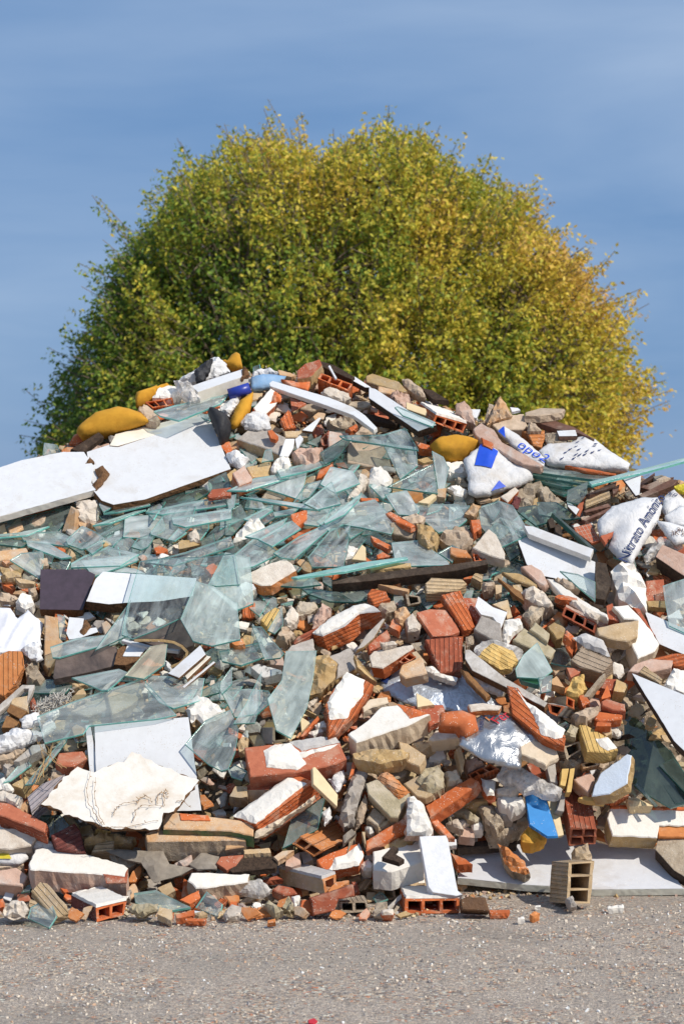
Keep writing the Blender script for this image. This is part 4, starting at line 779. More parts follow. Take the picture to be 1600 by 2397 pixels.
B 110,352 250,300 360,298 282,370 130,372; -8 48 5 11; td/pc; dark brick slice|above the long diagonal white-topped brick
B 20,420 60,350 140,352 140,422 90,430; 0 38 5 12; tan
N 690,300 800,235 812,312 750,392; 0 40 3 12; sk; frayed white woven scrap|right of the cream diamond tile
X 640,540 700,490 720,560 660,610; 0 40 3 11; sk
L 940,622 990,620 1002,662 970,672; 0 38 3 11; pw
B 950,572 1000,490 1082,562 1030,622; 0 40 4 12; mo
M 1010,620 1060,580 1122,570 1110,620 1030,650; 0 42 4 12; tan
R 1070,742 1200,682 1272,702 1200,762 1080,782; 0 46 4 13; och; ochre lump|below the left orange beam brick
B 1375,582 1422,560 1552,702 1500,702; 0 44 2 13; te
L 1490,600 1568,560 1612,640 1540,620; 0 44 3 11; pwd
B 820,800 840,660 880,640 870,700; 0 46 3 12; mo
B 790,690 850,640 880,670 800,740; 10 34 3 15; lino
G 20,240 60,210 130,250 100,300 40,280; 0 44 .6 9; gl
B 200,1000 340,960 380,980 230,1000; 0 50 2 9; td
B 830,290 870,165 890,170 860,260; 5 36 2 14; te
B 1080,270 1150,190 1250,210 1210,280 1120,310; 0 44 4 10; mo
L 900,880 960,840 1000,880 990,920 930,920; 0 40 4 12; pw
B 500,800 560,790 590,850 520,880; 0 40 4 10; co
L -20,1210 90,1205 100,1225 -20,1232; 0 56 2 9; pwd
B 930,700 920,660 940,660 945,750; 5 34 2 15; tan
B 1480,690 1560,712 1562,752 1500,755; 0 40 2 13; lam
M 30,1130 0,1190 60,1160 70,1130; 0 46 3 9; te
B 850,1000 880,1000 900,1060 870,1070; 0 44 2 9; td
#I 1060 1720
N 300,272 330,222 430,213 500,245 560,282 630,320 700,350 742,372 720,432 660,425 600,402 530,380 480,392 400,330 330,320; 0 44 5 15; bag; twisted white plastic wrap|above the blue panel at lower right
P 490,395 540,385 620,412 652,502 712,690 642,692 522,612; 10 40 1 17; blue/blue; bright blue panel|leaning left of the large red hollow brick
T 640,450 702,440 752,682 712,692; 12 36 1.2 15; cr; cream strip|beside the bright blue panel
W 740,232 787,230 762,350 727,342; 6 32 3 14; yt; yellow batten|upper left of the large red hollow brick
W 795,232 827,225 802,390 770,392; 6 32 3 15; yt
R 455,682 510,620 570,640 642,692 550,732 470,722; 0 44 5 18; yel2; yellow wedge-shaped lump|at the foot of the bright blue panel
H 797,632 978,640 966,742 782,757; 4 -38 20 17; tdl; large red hollow brick with four holes|standing at the lower right; n=2x2 side=td~
B 705,512 742,390 762,402 752,522; 10 30 4 16; co
H 785,870 957,858 932,1150 768,1150; 16 8 11 17; tan; buff hollow brick standing on end|on the ground panel at lower right; n=1x3 side=tan~
R 830,772 920,735 952,860 962,900 940,975 895,950 880,900 842,842; 10 20 5 20; tan; broken buff brick lobe|on top of the buff brick standing on end
P 20,772 120,775 200,750 330,762 440,747 470,740 700,690 762,680 1100,762 1380,780 1560,1042 1612,1045 960,1052 700,1030 500,1020 30,972 50,902; 0 68 1.9 12; lamg/lamf; large grey-white ground panel|lying flat at the lower right
R 300,732 370,770 482,850 522,932 490,947 400,922 350,870; -8 40 5 20; or/mo; orange brick chunk with mortar|lying on the large ground panel
S 1045,570 1068,495 1110,490 1620,510 1620,622 1400,620 1385,702 1080,690; 0 30 8 11; pw/och; large white-faced brick block|at the right edge above the ground panel
B 1385,622 1620,617 1620,702 1395,697; 0 25 5 12; or
B 1065,472 1380,480 1612,492 1612,508 1070,498; 0 50 3 9; te
W 1390,702 1612,712 1612,990 1500,922 1375,782; -8 48 4 16; mo/chipd; tan-grey board|at the right edge leaning on the large ground panel
S 940,420 960,340 1000,260 1180,130 1212,140 1182,330 1060,402; -22 36 5 17; pb/och; pale blue-white plastered block|with an ochre side, left of the dark glass sheet
B 820,302 930,252 962,292 920,402 842,332; 0 38 5 13; pk
L 300,422 400,410 472,420 490,480 402,522 310,472; 0 44 5 15; pw; white rounded stone|left of the bright blue panel
M 160,482 260,470 342,582 290,642 220,592; -6 44 5 14; mo; grey mortar wedge|below left of the white rounded stone
M 270,482 400,532 402,582 300,572; 0 44 5 13; co
M 230,642 380,602 502,602 380,672 240,687; 0 50 5 12; mo
L 190,292 290,312 280,412 230,412 200,352; 8 36 3 14; pw/te
L 290,362 440,332 452,382 390,412 300,392; 0 46 4 14; pwd; flat cream stone|above the white rounded stone
L 120,612 160,580 212,602 200,642 140,642; 0 42 4 13; pw
B 40,692 60,622 140,642 145,702; 0 40 4 12; pk
H 100,270 250,200 310,232 120,302; -10 30 5 13; te; n=3x1
W 20,742 440,692 430,742 30,772; 0 50 3 10; wd; soaked dark timber|along the back edge of the ground panel
B -20,802 90,850 132,882 30,882; 0 55 3 15; te
W 850,430 900,415 1032,447 1022,462 900,447; 0 55 1.5 15; yt
H 870,200 960,170 1000,202 885,232; 0 20 5 13; pe; n=1x1
G 1240,350 1260,340 1375,470 1360,475; -10 34 .6 12; gld
B 50,1120 100,1100 220,1110 247,1202 60,1192; 0 20 6 11; wetb; dark wet brick|on the road right of the three-holed brick
B 245,1192 382,1190 370,1210 250,1212; 0 78 1.5 6; te; thin orange sliver|on the road right of the dark wet brick
R 520,1217 550,1195 592,1210 540,1227; 0 70 2 6; or; small orange stone|alone on the road in front of the ground panel
L 1050,1162 1160,1157 1157,1175 1050,1177; 0 75 1.5 6; pw; flat white chip|on the road right of the buff brick standing on end
L 440,1242 480,1232 482,1250 440,1252; 0 70 1.5 6; pw; small white pebble|on the road below the small orange stone
L 555,1160 595,1157 592,1170 556,1170; 0 75 1 6; pw
M 770,1110 810,1090 840,1160 800,1172; 0 30 4 19; co; grey stone|at the foot of the buff brick standing on end
B 0,440 60,460 220,430 200,450 60,475; -6 50 3 11; olv
M 80,480 140,440 220,430 240,470 130,490; 0 46 4 11; och
M 0,470 100,500 180,560 150,590 0,520; -4 46 4 11; olv
L 0,580 100,570 120,600 30,620; 0 50 3 10; pwd
M 420,500 500,500 510,580 430,590; 0 44 4 11; mo
W 630,200 690,170 710,330 660,320; 5 30 3 11; wl
B 500,200 560,180 600,260 540,280; 0 40 4 10; td
B 860,360 900,370 940,410 870,420; 0 40 4 11; td
M 1170,430 1240,420 1360,480 1200,480; 0 50 3 11; cr
L 70,170 160,160 220,200 100,250; 0 42 4 11; pk; pink-white plaster chunk|under the crumpled silver sack
B 20,100 50,80 80,180 60,260; 8 32 4 12; tan
H 1030,430 1140,380 1200,410 1100,450; 0 25 5 13; te; n=3x1
'''
# ------------------------------------------------------------------ placing: photo point -> point on the slope of the heap
def ray(px, py): return Vector(((px-CX)/FPX, 1.0, (CY-py)/FPX))
ORI = Vector((0, 0, CAMZ))
def smooth(a, b, x): x = max(0, min(1, (x-a)/(b-a))); return x*x*(3-2*x)
def slopeY(px, py):
    k = (CY-py)/FPX
    Y = 5.379/(.94-k)
    Y += (.20+.16*smooth(1000, 1110, px))*max(0, min(1, (py-1690)/330))
    if k < -1e-3: Y = min(Y, CAMZ/-k)
    return Y
TILE = {'A': (0,820), 'B': (530,820), 'C': (1060,820), 'D': (0,1300), 'E': (530,1300), 'F': (1060,1300), 'G': (0,1720), 'H': (530,1720), 'I': (1060,1720)}
TS = 540/1568
def pts(s, tile):
    ox, oy = TILE[tile]; r = []
    for p in s.split():
        a, b = p.split(','); r.append((ox+float(a)*TS, oy+float(b)*TS))
    return r
def normal(yaw, pitch):
    y, p = math.radians(yaw), math.radians(pitch)
    return Vector((math.sin(y)*math.cos(p), -math.cos(y)*math.cos(p), math.sin(p)))
def hit(px, py, c, n):
    d = ray(px, py); k = n.dot(d)
    return ORI + d*(n.dot(c-ORI)/k)
def area2(p): return sum(p[i-1][0]*p[i][1]-p[i][0]*p[i-1][1] for i in range(len(p)))/2
def centroid(p):
    a = area2(p)
    if abs(a) < 1e-9: return (sum(q[0] for q in p)/len(p), sum(q[1] for q in p)/len(p))
    x = y = 0
    for i in range(len(p)):
        c = p[i-1][0]*p[i][1]-p[i][0]*p[i-1][1]; x += (p[i-1][0]+p[i][0])*c; y += (p[i-1][1]+p[i][1])*c
    return (x/6/a, y/6/a)
def inside(p, poly):
    x, y = p; r = False
    for i in range(len(poly)):
        x1, y1 = poly[i-1]; x2, y2 = poly[i]
        if (y1 > y) != (y2 > y) and x < (x2-x1)*(y-y1)/(y2-y1)+x1: r = not r
    return r
def edged(p, poly):
    x, y = p; best = 1e9
    for i in range(len(poly)):
        x1, y1 = poly[i-1]; x2, y2 = poly[i]; dx, dy = x2-x1, y2-y1
        L = dx*dx+dy*dy or 1e-12; t = max(0, min(1, ((x-x1)*dx+(y-y1)*dy)/L))
        best = min(best, (x-x1-t*dx)**2+(y-y1-t*dy)**2)
    return math.sqrt(best)
def ccw(p): return p if area2(p) > 0 else p[::-1]
def subdiv(p, step, jit, rnd):
    out = []
    for i in range(len(p)):
        a = Vector(p[i]); b = Vector(p[(i+1) % len(p)]); L = (b-a).length; n = max(1, min(60, int(L/step)))
        d = (b-a)/(L or 1); nn = Vector((-d.y, d.x)); ph = rnd.random()*50
        for k in range(n):
            f = k/n; q = a+(b-a)*f
            if jit:
                j = noise.noise((f*L*55+ph, ph, 0))*1.3 + noise.noise((f*L*160+ph, 3, ph))*.6 if k else rnd.uniform(-.3, .3)
                q = q+nn*j*jit
            out.append((q.x, q.y))
    return out
def inset(p, b):
    n = len(p); out = []
    for i in range(n):
        a, c, d = Vector(p[i-1]), Vector(p[i]), Vector(p[(i+1) % n])
        e1 = (c-a); e2 = (d-c)
        if e1.length < 1e-7 or e2.length < 1e-7: out.append(p[i]); continue
        n1 = Vector((-e1.y, e1.x)).normalized(); n2 = Vector((-e2.y, e2.x)).normalized(); m = n1+n2
        if m.length < .3: m = n1
        m.normalize(); k = b/max(.5, m.dot(n1)); q = c+m*k; out.append((q.x, q.y))
    return out
def mesh(name, V, F, mats, mi=None, smoothf=None):
    me = bpy.data.meshes.new(name); me.from_pydata([tuple(v) for v in V], [], F)
    for m in mats: me.materials.append(M(m) if isinstance(m, str) else m)
    if mi: me.polygons.foreach_set('material_index', mi)
    if smoothf is not None: me.polygons.foreach_set('use_smooth', smoothf if isinstance(smoothf, list) else [smoothf]*len(F))
    me.validate(); me.update()
    return me
def link(name, me, parent=None):
    o = bpy.data.objects.new(name, me); COL.objects.link(o)
    if parent: o.parent = parent
    return o
def slab_geo(p, t, rnd, jit=.0012, bev=.0016, step=.011, z0=0.0, sidejit=.0015):
    """flat piece: face at z0, broken sides, back at z0-t. Returns V, F, face-material index (0 face, 1 side)"""
    p = ccw(p); O = subdiv(p, step, jit, rnd); n = len(O); V = []; F = []; mi = []
    b = min(bev, t*.25); I = inset(O, b)
    mid = inset(O, -sidejit*.2); mid = [(x+rnd.uniform(-1, 1)*sidejit, y+rnd.uniform(-1, 1)*sidejit) for x, y in mid]
    rings = [(I, z0), (O, z0-b), (mid, z0-t*.5), (O, z0-t+b*.5), (I, z0-t)]
    for r, z in rings:
        for x, y in r: V.append((x, y, z + (rnd.uniform(-1, 1)*sidejit*.8 if r is mid else 0)))
    F.append(list(range(n))); mi.append(0)
    for k in range(len(rings)-1):
        for i in range(n):
            j = (i+1) % n; F.append([k*n+i, (k+1)*n+i, (k+1)*n+j, k*n+j]); mi.append(0 if k == 0 else 1)
    F.append([4*n+i for i in range(n)][::-1]); mi.append(1)
    return V, F, mi
def cdt(poly, extra):
    n = len(poly); vs = [Vector(q) for q in poly]+[Vector(q) for q in extra]
    ov, oe, of, mv, me_, mf = delaunay_2d_cdt(vs, [(i, (i+1) % n) for i in range(n)], [], 1, 1e-6)
    mp_ = {}
    for k, l in enumerate(mv):
        for i in l: mp_[i] = k
    tris = []
    for f in of:
        a, b, c = (ov[i] for i in f[:3])
        tris.append(list(f) if (b-a).cross(c-a) > 0 else list(f)[::-1])
    return [(v.x, v.y) for v in ov], tris, mp_
def relief_geo(p, t, rnd, top, spacing, jit=.0012, step=.012, back=True, rim=0.0, regular=True, sidejit=.002):
    """piece with a modelled front: top(x, y, d) gives the height d metres in from the outline"""
    p = ccw(p); O = subdiv(p, step, jit, rnd); n = len(O)
    xs = [q[0] for q in O]; ys = [q[1] for q in O]; ex = []
    if spacing:
        if regular:
            y = min(ys)
            while y < max(ys):
                x = min(xs)
                while x < max(xs):
                    q = (x+rnd.uniform(-.3, .3)*spacing, y+rnd.uniform(-.3, .3)*spacing)
                    if inside(q, O) and edged(q, p) > spacing*.45: ex.append(q)
                    x += spacing
                y += spacing
        else:
            for _ in range(400):
                q = (rnd.uniform(min(xs), max(xs)), rnd.uniform(min(ys), max(ys)))
                if inside(q, O) and edged(q, p) > spacing*.35 and all((q[0]-e[0])**2+(q[1]-e[1])**2 > spacing*spacing for e in ex): ex.append(q)
                if len(ex) > 110: break
    C, T, mp_ = cdt(O, ex)
    V = []; back_of = {v: k for k, v in mp_.items()}
    for k, (x, y) in enumerate(C):
        rimv = back_of.get(k, n) < n
        V.append((x, y, rim if rimv else top(x, y, edged((x, y), p))))
    F = [list(f) for f in T]; mi = [0]*len(F); sm = [True]*len(F)
    if t:
        b0 = len(V); ctr = centroid(p)
        for x, y in O: V.append((x+rnd.uniform(-1, 1)*sidejit, y+rnd.uniform(-1, 1)*sidejit, rim-t*.45+rnd.uniform(-1, 1)*sidejit))
        for x, y in O: V.append((ctr[0]+(x-ctr[0])*.86, ctr[1]+(y-ctr[1])*.86, rim-t))
        for i in range(n):
            j = (i+1) % n; a, c = mp_[i], mp_[j]
            if a != c: F.append([a, b0+i, b0+j, c]); mi.append(1)
            F.append([b0+i, b0+n+i, b0+n+j, b0+j]); mi.append(1)
        F.append([b0+n+i for i in range(n)][::-1]); mi.append(1)
    return V, F, mi
KINDS = {'P': ('chipboard_panel', 'panel', 'panel'), 'G': ('glass_shard', 'glass shard', 'glass shard'), 'B': ('brick_fragment', 'brick', 'brick piece'),
 'H': ('hollow_brick', 'brick', 'hollow brick end'), 'S': ('plaster_slab', 'plaster', 'plaster slab'), 'C': ('concrete_slab', 'concrete', 'concrete slab'),
 'T': ('tile_fragment', 'tile', 'tile piece'), 'W': ('wooden_board', 'board', 'board'), 'L': ('plaster_lump', 'plaster', 'plaster lump'),
 'M': ('mortar_lump', 'mortar', 'mortar lump'), 'R': ('stone', 'stone', 'stone'), 'F': ('foam_cushion', 'foam', 'foam piece'), 'K': ('plastic_sack', 'sack', 'sack'),
 'X': ('cloth_rag', 'rag', 'rag'), 'N': ('plastic_bag', 'bag', 'plastic bag'), 'U': ('plastic_tube', 'tube', 'tube'), 'V': ('edging_strip', 'strip', 'edging strip'),
 'Y': ('fibre_tangle', 'fibres', 'fibre tangle'), 'Z': ('dried_weed', 'weed', 'weed'), 'J': ('roof_tile', 'tile', 'roof tile')}
KOV = {('F','bk'): ('leather_cushion', 'cushion', 'cushion'), ('W','lino'): ('lining_sheet', 'sheet', 'lining scrap'), ('T','bot'): ('bottle_fragment', 'bottle', 'bottle piece'),
 ('X','bag'): ('plastic_film', 'film', 'plastic film'), ('X','yel'): ('food_wrapper', 'wrapper', 'wrapper'), ('Z','straw'): ('straw_stalks', 'straw', 'straw'), ('X','lam'): ('plastic_scrap', 'scrap', 'plastic scrap'),
 ('K','pleat'): ('plastic_sheet', 'sheet', 'sheet'), ('F','fo'): ('foam_cushion', 'foam', 'foam piece'), ('H','pe'): ('hollow_brick', 'brick', 'hollow brick end')}
WORD = {'lam': 'white', 'lamc': 'cream', 'lamw': 'white', 'lamd': 'dark purple', 'chip': 'brown', 'chipd': 'black-brown', 'co': 'grey', 'mo': 'grey-brown', 'mar': 'dark red', 'stn': 'tan', 'pk': 'pinkish',
 'pe': 'peach', 'te': 'orange', 'tes': 'orange', 'or': 'bright orange', 'td': 'dark red', 'tdd': 'maroon', 'tdl': 'brick-red', 'til': 'red', 'tan': 'buff', 'och': 'ochre', 'yt': 'yellow', 'olv': 'olive-grey', 'cr': 'cream',
 'pw': 'white', 'pwd': 'off-white', 'pg': 'light grey', 'pc': 'cream', 'pb': 'pale blue', 'bag': 'clear', 'sk': 'white', 'bk': 'black', 'lino': 'grey', 'fo': 'yellow', 'wd': 'dark', 'wl': 'weathered grey', 'wbr': 'brown', 'br': 'brown',
 'brd': 'stained brown', 'gl': 'pale', 'gld': 'dark', 'gldd': 'dark green', 'glc': 'clear', 'glf': 'frosted', 'glt': 'tan', 'glb': 'teal', 'yel': 'yellow', 'yel2': 'yellow', 'lame': 'white'}
GROUPS = {'G': 'broken glass shards on the heap', 'B': 'broken bricks on the heap', 'H': 'hollow bricks on the heap', 'L': 'plaster lumps on the heap', 'M': 'mortar lumps on the heap',
 'R': 'stones on the heap', 'P': 'broken board panels on the heap', 'W': 'boards and battens on the heap', 'T': 'broken tiles on the heap', 'K': 'plastic sacks on the heap', 'C': 'concrete slabs on the heap', 'S': 'plaster slabs on the heap',
 'X': 'rags and scraps on the heap', 'F': 'foam pieces on the heap', 'N': 'plastic bags on the heap'}
PIECES = []          # every individual piece, for labels and for keeping small fragments out of covered places
def frame(n):
    u = Vector((0, 0, 1)).cross(n)
    u = Vector((1, 0, 0)) if u.length < 1e-4 else u.normalized()
    return u, n.cross(u)
def crumple(rnd, bulge, wr, wd=.05, sc=14):
    ox, oy = rnd.uniform(0, 50), rnd.uniform(0, 50); ang = rnd.uniform(0, 3.1); ca, sa = math.cos(ang), math.sin(ang)
    def top(x, y, d):
        X, Yy = (x*ca+y*sa), (-x*sa+y*ca)
        f = 1-math.exp(-d/wd)
        r1 = 1-abs(noise.noise((X*sc*.55+ox, Yy*sc*1.5+oy, 1.3)))*2
        r2 = 1-abs(noise.noise((X*sc*2+oy, Yy*sc*2+ox, 7.7)))*2
        return bulge*f*(.75+.5*noise.noise((x*7+ox, y*7+oy, 0))) + wr*(r1*.8+r2*.4)*(.35+.65*f)
    return top
def plate_top(rnd, t, r=1.0):
    ox = rnd.uniform(0, 90); gx, gy = rnd.uniform(-.16, .16), rnd.uniform(-.16, .16)
    return lambda x, y, d: t*.16*(1-math.exp(-d/.0025)) + gx*x + gy*y + r*t*.12*noise.noise((x*30+ox, y*30, ox)) + r*t*.16*(noise.cell((x*48+ox, y*48, ox))-.5) + t*.06*noise.noise((x*140+ox, y*140, ox))
def chunk_top(rnd, t):
    ox = rnd.uniform(0, 90)
    return lambda x, y, d: t*.30*(1-math.exp(-d/(t*.35+.004))) + t*.22*noise.noise((x*34+ox, y*34, ox)) + t*.13*(noise.cell((x*75+ox, y*75, ox))-.5) + t*.07*noise.noise((x*130+ox, y*130, ox)) + rnd.uniform(-1, 1)*t*.02
def text_geo(txt, bold=True):
    cu = bpy.data.curves.new("lettering", 'FONT'); cu.body = txt; cu.resolution_u = 3
    ob = bpy.data.objects.new("lettering", cu); me = bpy.data.meshes.new_from_object(ob)
    bm = bmesh.new(); bm.from_mesh(me); bmesh.ops.triangulate(bm, faces=bm.faces[:])
    bmesh.ops.subdivide_edges(bm, edges=bm.edges[:], cuts=2)
    V = [(v.co.x, v.co.y) for v in bm.verts]; bm.verts.index_update(); F = [[v.index for v in f.verts] for f in bm.faces]
    bm.free(); bpy.data.objects.remove(ob); bpy.data.curves.remove(cu); bpy.data.meshes.remove(me)
    return V, F
def tube_geo(P, r, k=5, taper=1.0):
    V = []; F = []
    for i, p in enumerate(P):
        d = (P[min(i+1, len(P)-1)]-P[max(i-1, 0)]).normalized()
        a = d.cross(Vector((.3, .2, 1))).normalized(); b = d.cross(a); rr = r*(1-(1-taper)*i/max(1, len(P)-1))
        for j in range(k): V.append(p+(a*math.cos(j*2*math.pi/k)+b*math.sin(j*2*math.pi/k))*rr)
    for i in range(len(P)-1):
        for j in range(k): F.append([i*k+j, i*k+(j+1) % k, (i+1)*k+(j+1) % k, (i+1)*k+j])
    return V, F
def finish(root, K, mat, head, tail, poly_px):
    nm, cat, noun = KOV.get((K, mat), KINDS[K])
    root['category'] = cat
    if K in GROUPS: root['group'] = GROUPS[K]
    PIECES.append(dict(o=root, K=K, mat=mat, head=head, tail=tail, poly=poly_px, c=centroid(poly_px), noun=noun))
def piece(K, P, yaw, pitch, t, lift, mat, head='', tail='', extras='', tile='A', rnd=None, name=None):
    rnd = rnd or random.Random(hash((round(P[0][0]), round(P[0][1]), round(P[1][0]))))
    face, side = (mat.split('/')+[None])[:2]
    fkey = face.rstrip('~'); nm, cat, noun = KOV.get((K, fkey), KINDS[K]); nm = name or nm
    if K == 'G':                                            # panes overlap widely
        gc = centroid(P); gs = 1.0 if 'long' in head or 'stack' in head else 1.07 if head else 1.2
        P = [(gc[0]+(a-gc[0])*gs, gc[1]+(b_-gc[1])*gs) for a, b_ in P]
    n = normal(yaw, pitch); u, v = frame(n)
    pc = centroid(P); Y = slopeY(*pc)-lift
    c = ORI+ray(*pc)*Y
    low = max(P, key=lambda q: q[1])
    if low[1] > (2078 if low[0] > 1078 else 2106) and K not in 'Z':                     # pieces at the foot of the heap rest on the road
        for _ in range(4):
            W = [hit(*q, c, n) for q in P]
            zl = min(min(q.z for q in W), min((q-n*t).z for q in W))
            k = (CAMZ-.002)/(CAMZ-zl) if zl < CAMZ-.05 else 1
            c = ORI+(c-ORI)*k
    W = [hit(*q, c, n) for q in P]
    if K != 'H':                                            # local x along the longest edge
        e = max(range(len(W)), key=lambda i: (W[i]-W[i-1]).length); d = (W[e]-W[e-1]).normalized()
        u = (d-n*d.dot(n)).normalized(); u = -u if u.x < 0 else u; v = n.cross(u)
    if K == 'H': X, Yx, Z = -n, v, u
    else: X, Yx, Z = u, v, n
    mw = Matrix(((X.x, Yx.x, Z.x, c.x), (X.y, Yx.y, Z.y, c.y), (X.z, Yx.z, Z.z, c.z), (0, 0, 0, 1)))
    inv = mw.inverted()
    def loc(q): r = inv @ hit(*q, c, n); return (r.x, r.y)
    L = [loc(q) for q in P] if K != 'H' else None
    if L:
        ext = max(max(abs(a), abs(b)) for a, b in L)
        if ext > 1.3: print('WIDE', K, head, round(ext, 2))
    ex = [s for s in re.split(r' (?=\+|txt=|n=|top=|side=|foot=)', extras.strip()) if s] if extras and K != 'Z' else []
    opts = dict(s.split('=', 1) for s in ex if not s.startswith('+') and not s.startswith('txt='))
    children = [s[1:].split(':') for s in ex if s.startswith('+')]
    texts = [s[4:].split('|') for s in ex if s.startswith('txt=')]
    topf = None; root = None
    if K == 'P':
        root = link(nm, None); V, F, mi = slab_geo(L, t, rnd, jit=.007 if face == 'lamw' else .0008, bev=.0008, z0=-.0012, sidejit=.0005 if (side or '').startswith('lam') else .002)
        link('board_core', mesh('board_core', V, F, [side or 'chip']), root)
        V, F, mi = slab_geo(L, .0011, random.Random(5), jit=.008 if face == 'lamw' else .0006, bev=.0003, z0=0.0, sidejit=.0002)
        link('laminate_face', mesh('laminate_face', V, F, [face]), root)
    elif K == 'G':
        V, F, mi = slab_geo(L, t, rnd, jit=.0004, bev=.0005, step=.03, sidejit=.0003)
        mi = [1 if (i > 0 and i < len(F)-1) else 0 for i in range(len(F))]
        root = link(nm, mesh(nm, V, F, [face, 'gled' if face in ('gld', 'gldd') else 'gle'], mi))
    elif K in 'BSCTWJ':
        rough = {'B': .0016, 'S': .0022, 'C': .0022, 'T': .0007, 'W': .0006, 'J': .0008}[K]
        if K == 'J':
            V, F, mi = relief_geo(L, t, rnd, lambda x, y, d: .02*(1-math.exp(-d/.03)), .012, jit=.0006)
            root = link(nm, mesh(nm, V, F, [face, side or face], mi, True))
        elif face in ('lino',):
            V, F, mi = relief_geo(L, t, rnd, crumple(rnd, .01, .012, .04, 9), .014, jit=.0012)
            root = link(nm, mesh(nm, V, F, [face, side or face], mi, False))
        else:
            jag = rough*1.6 if face in ('wd', 'chipd') else rough
            V, F, mi = slab_geo(L, t, rnd, jit=jag, bev=(.0025 if K in 'SCB' else .001) if abs(area2(L)) > .0012 else .0006, sidejit=rough*1.3, step=.011 if abs(area2(L)) > .0012 else .006)
            root = link(nm, mesh(nm, V, F, [face, side or face], mi))
    elif K in 'LMR':
        size = math.sqrt(abs(area2(L)))
        V, F, mi = relief_geo(L, t, rnd, (chunk_top(rnd, t) if K == 'R' else plate_top(rnd, t, .35 if K == 'L' else 1.0)), max(.0065, size*.115), jit=.0028, step=max(.006, size*.085), rim=-t*.12, regular=False, sidejit=t*.09)
        root = link(nm, mesh(nm, V, F, [face, side or face], mi, False))
    elif K == 'F':
        ox = rnd.uniform(0, 9); wd = min(.05, math.sqrt(abs(area2(L)))*.3)
        topf = lambda x, y, d: t*.62*math.sqrt(max(0, 1-(1-min(1, d/wd))**2)) + .0022*noise.noise((x*18+ox, y*18, 0)) + .0012*noise.noise((x*60+ox, y*14, 2))
        V, F, mi = relief_geo(L, t*.7, rnd, topf, .008, jit=.0006, step=.008)
        root = link(nm, mesh(nm, V, F, [face, side or face], mi, True))
    elif K in 'KXN':
        if face == 'pleat':
            def topf(x, y, d, ox=rnd.uniform(0, 9)): return .014*(1-abs(math.sin((x*.35+y)*62+2*noise.noise((x*9, y*9, ox)))))*(1-math.exp(-d/.02))+.01*noise.noise((x*10, y*10, 1))
        elif face in ('sv', 'svb'): topf = crumple(rnd, t*.8, .013, .05, 12)
        elif K == 'K': topf = crumple(rnd, t*.5, .0085, .05, 14) if not texts else (lambda x, y, d: t*.5*(1-math.exp(-d/.05))+.009*noise.noise((x*9, y*9, 2))+.003*noise.noise((x*24, y*24, 5)))
        else: topf = crumple(rnd, t*.35, .016, .016, 26)
        V, F, mi = relief_geo(L, t*.5, rnd, topf, .0058 if K != 'K' else .009, jit=.005 if K != 'K' else .003, step=.006 if K != 'K' else .009)
        root = link(nm, mesh(nm, V, F, [face, side or face], mi, K == 'K'))
    elif K == 'U':
        p0, p1 = Vector((*L[0], 0)), Vector((*L[1], 0)); d = (p1-p0); r = .0175
        V, F = tube_geo([p0, p0+d*.5, p1], r, 20); V2, F2 = tube_geo([p0, p0+d*.5, p1], r*.86, 20); k = len(V)
        F += [[i+k for i in f][::-1] for f in F2]
        for j in range(20):
            F.append([j, k+j, k+(j+1) % 20, (j+1) % 20]); e0 = 40
            F.append([e0+(j+1) % 20, k+e0+(j+1) % 20, k+e0+j, e0+j])
        root = link(nm, mesh(nm, V+V2, F, [face], None, True))
    elif K == 'V':
        Q = []
        for i in range(len(L)-1):
            for f in range(6): Q.append(Vector(L[i]).lerp(Vector(L[i+1]), f/6))
        Q.append(Vector(L[-1])); out = []; inn = []
        for i, q in enumerate(Q):
            d = (Q[min(i+1, len(Q)-1)]-Q[max(0, i-1)]).normalized(); m_ = Vector((-d.y, d.x))*.0035
            out.append(q+m_); inn.append(q-m_)
        pl = [(q.x, q.y) for q in out]+[(q.x, q.y) for q in inn[::-1]]
        V, F, mi = slab_geo(pl, t, rnd, jit=0, bev=.0005, step=.05, sidejit=.0001)
        root = link(nm, mesh(nm, V, F, [face, 'chipd'], mi))
    elif K == 'Y':
        V = []; F = []
        for s in range(60):
            a = rnd.uniform(0, .5); b = a+rnd.uniform(.3, .5); Q = []; off = Vector((rnd.uniform(-1, 1), rnd.uniform(-1, 1), rnd.uniform(0, 1)))*.016
            for i in range(12):
                f = (a+(b-a)*i/11)*(len(L)-1); k = min(int(f), len(L)-2); q = Vector(L[k]).lerp(Vector(L[k+1]), f-k)
                Q.append(Vector((q.x, q.y, .01))+off+Vector((noise.noise((i*.5, s, 1)), noise.noise((i*.5, s, 5)), noise.noise((i*.5, s, 9))))*.02)
            v2, f2 = tube_geo(Q, .0009, 3); k = len(V); V += v2; F += [[i+k for i in f] for f in f2]
        root = link(nm, mesh(nm, V, F, [face]))
    elif K == 'Z':
        root = link(nm, None)
